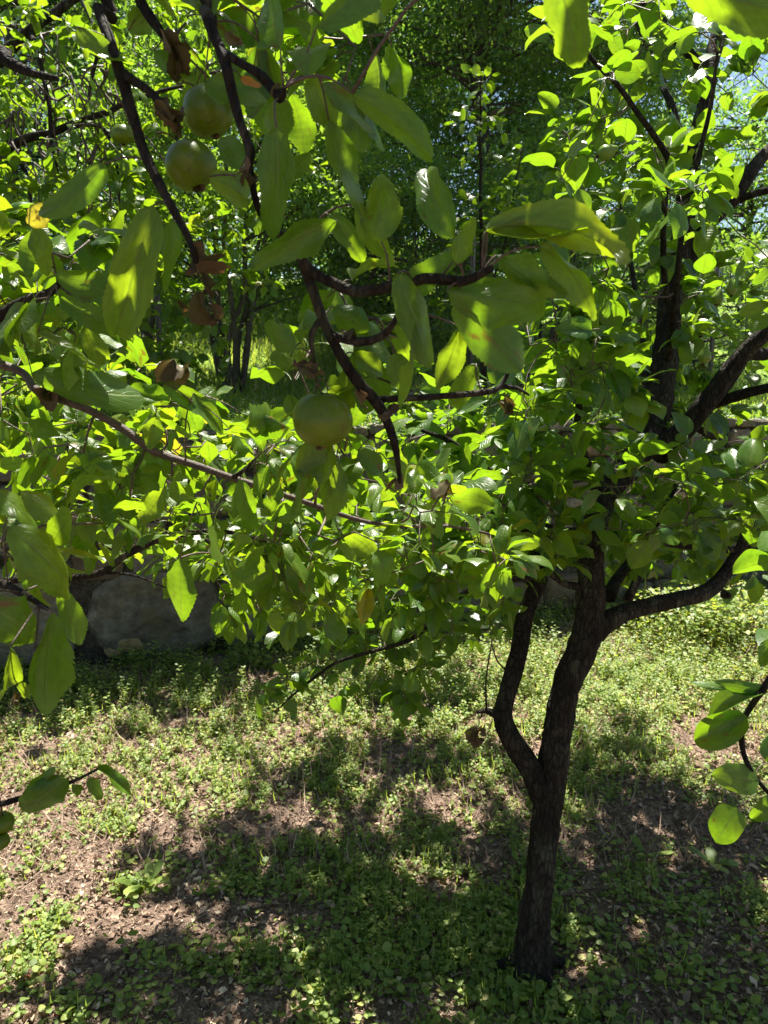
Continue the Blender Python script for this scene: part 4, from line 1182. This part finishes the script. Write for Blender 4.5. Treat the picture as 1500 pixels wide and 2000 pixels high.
dry(926, 1420, 1.785, 0.08, parent=pear.root)
dry(942, 1416, 1.78, 0.07, parent=pear.root)
pear.limb([at(945, 1388, 1.79), at(938, 1402, 1.785), at(934, 1420, 1.78)], [0.0012, 0.001, 0.0008], 'branch', ns=4, jag=0)
dry(905, 1090, 1.7, 0.04, parent=pear.root)

# ================================================================== second apple tree, behind on the left
a2loc = at(-420, 900, 5.2); a2loc[2] = float(meadow_z(a2loc[:1], a2loc[1:2])[0])
ap2 = Tree('apple_tree', tuple(a2loc), 'twiggy apple tree farther back at the left, with drooping bare dark twigs', 'tree', 'apple', 'apple_leaf', seed=44)
ap2.limb([a2loc - [0, 0, .15], a2loc + [0.02, 0, 0.5], a2loc + [0.1, 0, 1.1], a2loc + [0.3, 0, 1.9], a2loc + [0.7, 0.05, 2.9]], [0.16, 0.13, 0.11, 0.08, 0.045], 'trunk', ns=18, step=0.05)
for pts, rad in [([(-300, 300, 5.2), (-100, 190, 5.0), (60, 60, 4.9), (180, -20, 4.9), (330, -120, 5.0)], [0.06, 0.045, 0.035, 0.02, 0.01]),
                 ([(-300, 450, 5.2), (-80, 330, 4.9), (120, 250, 4.8), (280, 190, 4.8), (430, 140, 4.9)], [0.05, 0.035, 0.022, 0.014, 0.007]),
                 ([(-300, 640, 5.2), (0, 540, 5.0), (180, 480, 5.0), (330, 500, 5.0), (420, 560, 5.0)], [0.045, 0.03, 0.02, 0.012, 0.006]),
                 ([(60, 60, 4.9), (75, 110, 4.7), (95, 210, 4.6), (100, 280, 4.6), (112, 335, 4.6)], [0.016, 0.014, 0.013, 0.010, 0.005]),
                 ([(120, 250, 4.8), (200, 250, 4.7), (230, 330, 4.7), (235, 420, 4.7)], [0.014, 0.011, 0.009, 0.004]),
                 ([(-20, 300, 4.9), (40, 320, 4.7), (60, 400, 4.7), (66, 470, 4.6)], [0.016, 0.013, 0.010, 0.004]),
                 ([(150, -20, 4.9), (190, 80, 4.7), (175, 180, 4.7), (190, 260, 4.7)], [0.014, 0.011, 0.009, 0.004])]:
    ap2.limb([at(*q) for q in pts], rad, 'branch', ns=8, step=0.04)
dr = np.random.default_rng(4)
for k in range(46):                       # bare hanging twigs
    x_, y_ = dr.uniform(-20, 240), dr.uniform(40, 330); Y_ = dr.uniform(4.5, 4.9)
    p_ = at(x_, y_, Y_); nd = np.array(ap2.nodes); i_ = int(np.argmin(np.sum((nd[:, :3] - p_) ** 2, 1)))
    q_ = [nd[i_, :3], (nd[i_, :3] + p_) / 2 + dr.normal(0, 0.04, 3), p_]
    for j_ in range(4): q_.append(q_[-1] + np.array([dr.normal(0.01, 0.05), dr.normal(0, 0.04), -dr.uniform(0.06, 0.13)]))
    P_, R_ = catmull(q_, np.linspace(0.008, 0.003, len(q_)), 0.03)
    ap2.tw.add(P_, R_, 5, 0.2, k)
    ap2.nodes.extend(np.hstack([P_, R_[:, None]])[::4].tolist())
A2 = 0.085
ap2.region(-120, 260, -40, 480, 4.4, 5.8, 105, A2, 8, droop=0.5)
ap2.region(200, 640, -40, 330, 4.5, 5.8, 80, A2, 8, droop=0.5)
ap2.region(-120, 440, 420, 740, 4.5, 5.4, 62, A2, 8, droop=0.5)
ap2.region(330, 560, 380, 560, 4.8, 5.4, 9, A2, 6, droop=0.5)
ap2.region(-200, 400, 700, 810, 4.3, 5.2, 40, A2, 8, droop=0.5)
band = []  # extra clusters set along the sun line to shade the wall's foot
for _ in range(400):
    g_ = ground(dr.uniform(-150, 480), dr.uniform(1300, 1400))
    p_ = g_ + SUN * dr.uniform(1.6, 2.9) / SUN[2]
    if wall_s(p_) < -0.05 and project(p_)[1] < 800 and not (380 < project(p_)[0] < 640 and project(p_)[1] > 560): band.append(p_)
ap2.grow(np.array(band[:150]), A2, 9, 0.25, 9.0, 0.09, 0.62, 0.5)
ap2.finish()

# ================================================================== slim pear sapling in the middle distance
sb = at(938, 900, 5.9); sb[2] = float(meadow_z(sb[:1], sb[1:2])[0])
sap = Tree('pear_sapling', tuple(sb), 'slender upright young pear with sunlit pale leaves in front of the tall dark trees', 'sapling', 'pear', 'pear_leaf', seed=55)
sap.limb([sb - [0, 0, .1], at(945, 650, 5.9), at(940, 450, 5.9), at(938, 300, 5.9), at(940, 145, 5.9)], [0.03, 0.022, 0.015, 0.010, 0.005], 'trunk', ns=9, step=0.04)
sap.limb([at(942, 600, 5.9), at(985, 480, 5.85), at(1010, 340, 5.8), at(1020, 290, 5.8)], [0.009, 0.007, 0.005, 0.003], 'branch', ns=7, step=0.04)
sap.limb([at(944, 660, 5.9), at(880, 560, 6.0), at(860, 480, 6.0)], [0.009, 0.007, 0.003], 'branch', ns=7, step=0.04)
for (x0, x1, y0, y1, n) in ((922, 958, 140, 300, 12), (890, 990, 200, 320, 9), (900, 1030, 290, 430, 26), (850, 1060, 420, 640, 45), (860, 1130, 400, 560, 16)):
    sap.region(x0, x1, y0, y1, 5.6, 6.2, n, 0.075, 5, W=0.66)
sap.finish()

# ================================================================== near pear shoot at the right edge
ns_loc = (1.35, 0.6, 0.0)
nsx = Tree('pear_tree', ns_loc, 'near pear shoot with broad glossy leaves hanging in at the lower right edge', 'tree', 'pear', 'pear_leaf', seed=66)
nsx.limb([(1.35, 0.6, -0.1), (1.33, 0.62, 0.7), (1.3, 0.7, 1.5), (1.32, 0.75, 2.3)], [0.05, 0.045, 0.04, 0.02], 'trunk', ns=14, step=0.04)
nsx.limb([np.array((1.31, 0.68, 1.3)), at(1640, 1280, 1.08), at(1530, 1300, 1.06), at(1486, 1350, 1.05), at(1455, 1400, 1.05), at(1452, 1440, 1.05), at(1466, 1490, 1.04), at(1510, 1550, 1.03), at(1560, 1590, 1.02)],
         [0.012, 0.008, 0.006, 0.005, 0.0045, 0.004, 0.004, 0.003, 0.002], 'branch', ns=8, step=0.01)
for a in [(1458, 1398, 1362, 1452, 62, 1.04, 0.0, 10), (1492, 1352, 1380, 1392, 44, 1.05, 0.0, -30), (1500, 1352, 1408, 1340, 28, 1.05, 0.0, 20), (1482, 1528, 1404, 1512, 62, 1.03, 0.0, -10),
          (1440, 1578, 1396, 1648, 66, 1.03, 0.0, 0), (1530, 1560, 1468, 1600, 40, 1.02, 0.0, 0), (1420, 1345, 1356, 1334, 14, 1.06, 0.0, 0), (1520, 1250, 1488, 1300, 40, 1.06, 0.0, 10),
          (1500, 1490, 1540, 1420, 50, 1.05, 0, 0), (1505, 1280, 1560, 1330, 50, 1.05, 0, 0)]:
    nsx.hand_leaf(*a)
nsx.region(1540, 1800, 300, 1250, 0.9, 1.3, 16, 0.065, 7)
nsx.limb([(1.3, 0.7, 1.5), (1.8, 0.4, 2.1), (2.5, 0.4, 2.6)], [0.03, 0.022, 0.01], 'branch', step=0.05)  # unseen crown to the right, added to keep sky light off the ground
nsx.limb([(1.32, 0.75, 2.2), (1.9, 1.2, 2.6), (2.6, 1.9, 2.8)], [0.02, 0.016, 0.008], 'branch', step=0.05)
nr = nsx.r
nsx.grow(np.vstack([np.stack([nr.uniform(1.7, 3.6, 190), nr.uniform(-1.5, 1.9, 190), nr.uniform(1.1, 3.2, 190)], 1), np.stack([nr.uniform(2.3, 4.2, 90), nr.uniform(1.9, 3.2, 90), nr.uniform(0.9, 3.2, 90)], 1)]), 0.075, 15, 0.25, 9.0, 0.09, 0.62, 0.35)
nsx.finish()

# ================================================================== fruit
def lathe(prof, n=28):
    prof = np.array(prof)
    th = np.arange(n) / n * 2 * PI
    V = np.stack([prof[:, 0][:, None] * np.cos(th), prof[:, 0][:, None] * np.sin(th), np.repeat(prof[:, 1][:, None], n, 1)], -1).reshape(-1, 3)
    m = len(prof)
    i = np.arange(m - 1)[:, None] * n; j = np.arange(n)[None, :]; j2 = (j + 1) % n
    return V, np.stack([i + j, i + j2, i + n + j2, i + n + j], -1).reshape(-1, 4)


def apple_mesh(seed):
    t = np.linspace(0, PI, 26)
    r_ = np.sin(t) * (1 + 0.10 * np.sin(t) ** 2) * (1 + 0.05 * np.cos(t))
    z = -np.cos(t) * 0.92
    dim = np.exp(-(np.minimum(t, PI - t) / 0.34) ** 2)
    z = z - np.sign(-np.cos(t)) * dim * np.where(t > PI / 2, 0.24, 0.14)
    r_ = np.maximum(r_, 0.004)
    V, Q = lathe(np.stack([r_, z], 1))
    a = np.arctan2(V[:, 1], V[:, 0])
    k = 1 + 0.03 * np.cos(a * 5 + seed) * (0.5 - 0.5 * V[:, 2]) + 0.075 * fbm(V * 1.1 + seed, 2, 2)
    V[:, :2] *= k[:, None]
    return V * 0.5, Q


def pear_mesh(seed):
    t = np.linspace(0, PI, 24)
    z = -np.cos(t)
    r_ = np.sin(t) ** 0.9 * np.interp(z, [-1, -0.3, 0.3, 1], [1.0, 0.98, 0.66, 0.34]) * 0.82
    V, Q = lathe(np.stack([np.maximum(r_, 0.004), z * 1.05], 1), 20)
    V = V * (1 + 0.04 * fbm(V * 1.3 + seed, 2, 2))[:, None]
    return V * 0.5, Q


def fruit(kind, px, py, dpx, Y, label, tilt=(0, 0), grp=None, stem=None, asp=1.0):
    p = at(px, py, Y); dep = (p - CAM) @ FWD
    D = dpx / FPX * dep
    o = empty(kind, tuple(p), label, kind, grp)
    V, Q = (apple_mesh if kind == 'apple' else pear_mesh)(px * 0.37)
    R = (Matrix.Rotation(tilt[0], 3, 'Y') @ Matrix.Rotation(tilt[1], 3, 'X'))
    Rn = np.array(R)
    V = (V * [D, D, D * asp]) @ Rn.T + p
    link('skin', mesh_np('skin', V, Q, mats=[M[kind]]), o)
    up_ = Rn @ np.array([0, 0, 1.0])
    top = p + up_ * D * (0.36 if kind == 'apple' else 0.5) * asp
    end = np.array(stem) if stem is not None else top + up_ * D * 0.35 + np.array([0.002, 0, 0.004])
    t = np.linspace(0, 1, 8)[:, None]
    tb = Tubes(); tb.add(top + (end - top) * t + up_ * 0.15 * np.linalg.norm(end - top) * np.sin(t * PI), np.full(8, max(0.0011, D * 0.018)), 6); tb.obj('stalk', M['stalk'], o)
    bot = p - up_ * D * (0.385 if kind == 'apple' else 0.52) * asp
    cv, cq, cu = [], [], []
    r = np.random.default_rng(int(abs(px)))
    th = np.arange(5) / 5 * 2 * PI
    side = norm(np.cross(up_, [0.3, 1, 0.1])); s2 = np.cross(up_, side)
    Dd = np.array([side * math.cos(a) + s2 * math.sin(a) - up_ * 1.1 for a in th])
    V, Q, UV = assemble(DRY, np.repeat(bot[None], 5, 0), Dd, np.array([side * math.cos(a) + s2 * math.sin(a) + up_ * 0.6 for a in th]), D * 0.13, D * 0.09, r=r)
    link('calyx', mesh_np('calyx', V, Q, UV, mats=[M['dry_leaf']]), o)
    return o

GA = 'green apples hanging in the boughs'
fruit('apple', 628, 818, 106, 0.78, 'large green apple hanging alone at the middle of the picture', (0.05, 0.08), GA, at(618, 745, 0.775), 1.18)
fruit('apple', 405, 217, 90, 0.86, 'upper of the two close green apples beside the dark twigs', (-0.3, 0.1), GA, at(345, 165, 0.84), 1.22)
fruit('apple', 372, 322, 90, 0.83, 'lower of the two close green apples, against the bare twig', (-0.35, 0.0), GA, at(305, 260, 0.80), 1.18)
fruit('apple', 240, 262, 42, 4.4, 'small distant apple left of the paired apples', (0.1, 0.2), GA)
fruit('apple', 203, 462, 38, 3.9, 'small sunlit apple among the farther leaves, above the long spotted leaf', (0.1, 0.2), GA)
fruit('apple', 232, 448, 32, 4.1, 'smallest apple, just behind the sunlit small one', (-0.1, 0.2), GA)
fruit('apple', 3, 1606, 44, 1.04, 'upper of two green apples cut by the lower left edge', (0.2, 0.0), GA, at(0, 1572, 1.03))
fruit('apple', -4, 1642, 40, 1.03, 'lower of two green apples cut by the lower left edge', (0.2, 0.0), GA, at(2, 1575, 1.03))
GP = 'small green pears in the pear tree'
for (x, y, d_, Y_, lab, tl) in [(875, 1147, 28, 1.75, 'small pale pear hanging low left of the pear trunk', 0.2),
                                (1377, 692, 34, 1.9, 'round green pear just above the forked limbs at right', 0.1),
                                (1428, 560, 30, 2.0, 'small pear near the right edge, right one of a close pair', -0.2),
                                (1403, 578, 30, 2.02, 'small pear near the right edge, left one of a close pair', 0.2),
                                (1107, 626, 32, 1.6, 'shaded pear behind the drooping apple leaves', 0.1),
                                (1370, 640, 30, 2.1, 'small pear behind thin twigs above the round green pear', 0.0),
                                (1188, 296, 40, 1.8, 'pear hidden among leaves left of the dark crooked twig', 1.2)]:
    fruit('pear', x, y, d_, Y_, lab, (tl, 0.1), GP)

# ================================================================== garden floor: weeds, litter, grass
def scatter_ground(n, r, near=1.45, far=6.3, xw=0.62):
    """points on the garden floor, more of them nearby"""
    y = near * (far / near) ** r.random(n)
    x = r.uniform(-1, 1, n) * (y * xw + 0.5)
    P = np.stack([x, y, garden_z(x, y)], 1)
    ok = wall_s(P) > 0.08
    return P[ok]

r = np.random.default_rng(77)
# litter: chips, dead leaf shreds, straw
P = scatter_ground(110000, r, far=5.5); n = len(P)
D = r.normal(0, 1, (n, 3)); D[:, 2] *= 0.35
Nn = norm(np.array([0, 0, 1.0]) + r.normal(0, 0.8, (n, 3)))
ll = 0.004 + 0.02 * r.random(n) ** 1.8 + 0; ll = ll * (0.7 + 0.16 * P[:, 1])
V, Q, UV = assemble(TINY, P + [0, 0, 0.002] + np.abs(r.normal(0, 0.004, (n, 1))) * [0, 0, 1], D, Nn, ll, ll * r.uniform(0.15, 0.8, n), r=r)
tag(link('leaf_litter', mesh_np('leaf_litter', V, Q, UV, mats=[M['litter']], smooth=False)), 'brown crumbled leaf litter strewn over the garden floor', 'litter', kind='stuff')


def cover(P):
    """how thick the weeds stand, 0..1"""
    q = P.copy(); q[:, 2] = 0
    c_ = 0.55 + 0.6 * fbm(q * 1.3 + 3.1, 21, 3) + 0.7 * vnoise(q * 6, 23) + 0.4 * vnoise(q * 14, 25)
    return c_ + np.interp(P[:, 1], [1.5, 2.4, 3.0, 3.6, 6], [-0.16, -0.14, 0.12, 0.55, 0.65]) + 0.05 * np.clip(P[:, 0], -1.5, 1)

# curled dead leaves and husks among the litter
P = scatter_ground(9000, r, far=5.0); n = len(P)
D = r.normal(0, 1, (n, 3)); D[:, 2] *= 0.3
ll = r.uniform(0.012, 0.034, n)
V, Q, UV = assemble([leaf_template(6, 1, 400 + k, fold=r.uniform(0.3, 1.0), curl=r.uniform(-1.5, 1.5), wave=0.1, twist=r.uniform(-1, 1), crumple=0.1) for k in range(5)],
                    P + np.array([0, 0, 1]) * r.uniform(0.001, 0.014, (n, 1)), D, norm(np.array([0, 0, 1.0]) + r.normal(0, 0.8, (n, 3))), ll, ll * r.uniform(0.4, 0.7, n), r=r)
tag(link('dead_leaves', mesh_np('dead_leaves', V, Q, UV, mats=[M['litter']])), 'small curled brown dead leaves lying between the weeds', 'leaves', kind='stuff')

# round-leaved creeping weed
disc = []
for k in range(4):
    disc.append(leaf_template(6, 1, 200 + k, fold=[0.1, 0.35, 0.2, -0.1][k], curl=[0.3, 0.5, 0.1, 0.6][k], wave=0.03, twist=0, a=0.42, b=0.38))
P = scatter_ground(34000, r); P = P[r.random(len(P)) < cover(P) * 1.1]
k_ = r.integers(1, 4, len(P)); P = np.repeat(P, k_, 0); n = len(P)
P = P + np.concatenate([r.normal(0, 0.018, (n, 2)), np.abs(r.normal(0.016, 0.012, (n, 1)))], 1)
th = r.uniform(0, 2 * PI, n)
D = np.stack([np.cos(th), np.sin(th), r.normal(0.05, 0.2, n)], 1); Nn = norm(np.array([0, 0, 1.0]) + r.normal(0, 0.30, (n, 3)))
ll = (r.uniform(0.006, 0.021, n) + np.clip(0.004 - 0.004 * (P[:, 1] - 1.5), 0, 0.004)) * np.where(r.random(n) < 0.12, 1.35, 1)
V, Q, UV = assemble(disc, P, D, Nn, ll, ll * r.uniform(0.75, 1.05, n), r=r)
tag(link('creeping_weeds', mesh_np('creeping_weeds', V, Q, UV, mats=[M['weed']])), 'low round-leaved green weeds creeping over brown soil', 'weeds', kind='stuff')

# taller leafy sprigs
P = scatter_ground(26000, r, near=1.5); P = P[r.random(len(P)) < (cover(P) - 0.33 - np.interp(P[:, 1], [1.5, 2.2, 3.0], [0.16, 0.12, 0])) * 1.05]
n = len(P); m = 11
hgt = np.interp(P[:, 1], [1.5, 2.8, 3.6, 6], [0.03, 0.045, 0.08, 0.11]) * r.uniform(0.5, 1.5, n)
wallshade = np.clip(1.3 - wall_s(P) / 0.5, 0, 1); hgt *= 1 + 0.35 * wallshade
lean = r.normal(0, 0.25, (n, 2))
f = (np.arange(m) + 0.6) / m
PP = P[:, None, :] + np.concatenate([lean[:, None, :] * hgt[:, None, None] * f[None, :, None] ** 1.4, (hgt[:, None] * f[None])[:, :, None]], 2)
th = (np.arange(m) * 2.4)[None, :] + r.uniform(0, 6, (n, 1))
D = np.stack([np.cos(th), np.sin(th), np.full((n, m), 0.35)], 2) + r.normal(0, 0.2, (n, m, 3))
Nn = norm(np.array([0, 0, 1.0]) + r.normal(0, 0.28, (n, m, 3)))
ll = (hgt[:, None] * 0.18 + 0.009) * (1.15 - 0.6 * f[None]) * r.uniform(0.7, 1.3, (n, m))
V, Q, UV = assemble(SMALL, PP.reshape(-1, 3), D.reshape(-1, 3), Nn.reshape(-1, 3), ll.ravel(), ll.ravel() * 0.6, r=r)
tag(link('leafy_weeds', mesh_np('leafy_weeds', V, Q, UV, mats=[M['weed']])), 'taller sprigs of pale leafy weeds in the sunlit strip before the wall', 'weeds', kind='stuff')

# grass blades
P = scatter_ground(26000, r); P = P[r.random(len(P)) < (cover(P) - 0.2) * 0.8]
V, Q, UV = blades(len(P), P, 0.05 + 0.012 * P[:, 1], 0.0035, 0.8, r)
tag(link('grass', mesh_np('grass', V, Q, UV, mats=[M['grass']])), 'thin scattered grass blades between the weeds', 'grass', kind='stuff')
P = scatter_ground(9000, r, near=2.2)
V, Q, UV = blades(len(P), P, 0.05 + 0.014 * P[:, 1], 0.004, 1.6, r)
tag(link('dry_grass', mesh_np('dry_grass', V, Q, UV, mats=[M['litter']])), 'pale dried grass stalks in the sunlit strip', 'grass', kind='stuff')
# straw and little sticks
P = scatter_ground(1500, r, far=4.0); st = Tubes()
for p in P[:1300]:
    a = r.uniform(0, PI); L_ = r.uniform(0.02, 0.09)
    d_ = np.array([math.cos(a), math.sin(a), r.normal(0, 0.15)]) * L_
    st.add(np.array([p + [0, 0, .006], p + d_ * 0.5 + r.normal(0, 0.004, 3) + [0, 0, .008], p + d_ + [0, 0, .008]]), [0.0012, 0.001, 0.0006], 3)
tag(st.obj('fallen_twigs', M['litter']), 'thin broken twigs and straw lying on the soil', 'twigs', kind='stuff')


def rosette(name, px, py, n, L, label, up=0.9, W=0.28, mat='weed', group=None, seed=0, cat='plant', temps=None):
    r = np.random.default_rng(seed)
    p = ground(px, py); p[2] = float(garden_z(p[:1], p[1:2])[0])
    o = empty(name, tuple(p), label, cat, group)
    tm = [leaf_template(9, 1, 300 + seed + k, fold=0.35, curl=r.uniform(0.5, 1.2), wave=0.04, twist=r.uniform(-.1, .1), a=0.9, b=0.45, aspect=0.25) for k in range(3)]
    for k in range(n):
        th = k / n * 2 * PI + r.normal(0, 0.3)
        V, Q, UV = assemble([tm[k % 3]], p[None] + [0, 0, 0.003], np.array([[math.cos(th), math.sin(th), up * r.uniform(0.6, 1.5)]]), np.array([[-math.cos(th) * up, -math.sin(th) * up, 1.0]]), L * r.uniform(0.7, 1.2), L * W, r=r)
        link('leaf', mesh_np('leaf', V, Q, UV, mats=[M[mat]]), o)
    return o

rosette('dandelion', 283, 1732, 7, 0.10, 'sunlit rosette weed with long upright leaves, alone at lower left', seed=1)
rosette('plantain', 1260, 1690, 3, 0.12, 'arching long-leaved weed in the shade right of the trunk', seed=2, W=0.2)
rosette('plantain', 820, 1600, 4, 0.09, 'small upright weed in the dappled shade left of the trunk', seed=3, W=0.22)
rosette('plantain', 1390, 1710, 5, 0.08, 'bright broad-leaved weed at the edge of the shade, lower right', seed=4, W=0.4)
rosette('plantain', 1030, 1965, 3, 0.07, 'single oval-leaved weed standing before the trunk foot', seed=6, W=0.4, up=1.8)
for k, (px, py) in enumerate([(112, 1980), (52, 1908)]):
    p = ground(px, py); p[2] = float(garden_z(p[:1], p[1:2])[0]) + 0.008
    V, Q = apple_mesh(k)
    o = link('fallen_berry', mesh_np('fallen_berry', V * 0.016 + p, Q, mats=[M['berry']]))
    tag(o, ['dark red berry on the ground in the bottom left shade', 'red berry on the ground close to the left edge'][k], 'berry', 'fallen red berries')

# herb thicket at the right, against the wall's shade
for k, (px, py, n_, L_, lab) in enumerate([(1330, 1245, 26, 0.16, 'dark leafy herb clump before the wall at right, nearer the trunk'), (1450, 1260, 30, 0.18, 'dark leafy herb clump at the right edge under the pear limb'),
                                           (1400, 1215, 24, 0.18, 'leafy herb clump farthest back between the two right clumps')]):
    p = ground(px, py); p[2] = 0
    o = empty('herb_clump', tuple(p), lab, 'plant', 'herb clumps at right')
    r = np.random.default_rng(800 + k)
    nn_ = 900
    th = r.uniform(0, 2 * PI, nn_); rad = 0.32 * r.random(nn_) ** 0.5
    P = p + np.stack([np.cos(th) * rad, np.sin(th) * rad, r.random(nn_) ** 0.7 * 0.30 * (1.1 - rad)], 1)
    V, Q, UV = assemble(SMALL, P, np.stack([np.cos(th), np.sin(th), r.normal(0.2, 0.3, nn_)], 1), norm(np.array([0, 0, 1.0]) + r.normal(0, 0.35, (nn_, 3))), r.uniform(0.02, 0.045, nn_), 0.022, r=r)
    tag(link('foliage', mesh_np('foliage', V, Q, UV, mats=[M['weed']]), o), kind='stuff')
    st = Tubes()
    for q in range(n_):
        a = r.uniform(0, 2 * PI); e = p + np.array([math.cos(a) * 0.22, math.sin(a) * 0.22, r.uniform(0.15, 0.3)]); b_ = p + np.array([math.cos(a) * 0.1, math.sin(a) * 0.1, -0.02])
        st.add(np.array([b_, (b_ + e) / 2 + r.normal(0, 0.01, 3), e]), [0.003, 0.0022, 0.001], 4)
    tag(st.obj('stems', M['stalk'], o), kind='stuff')
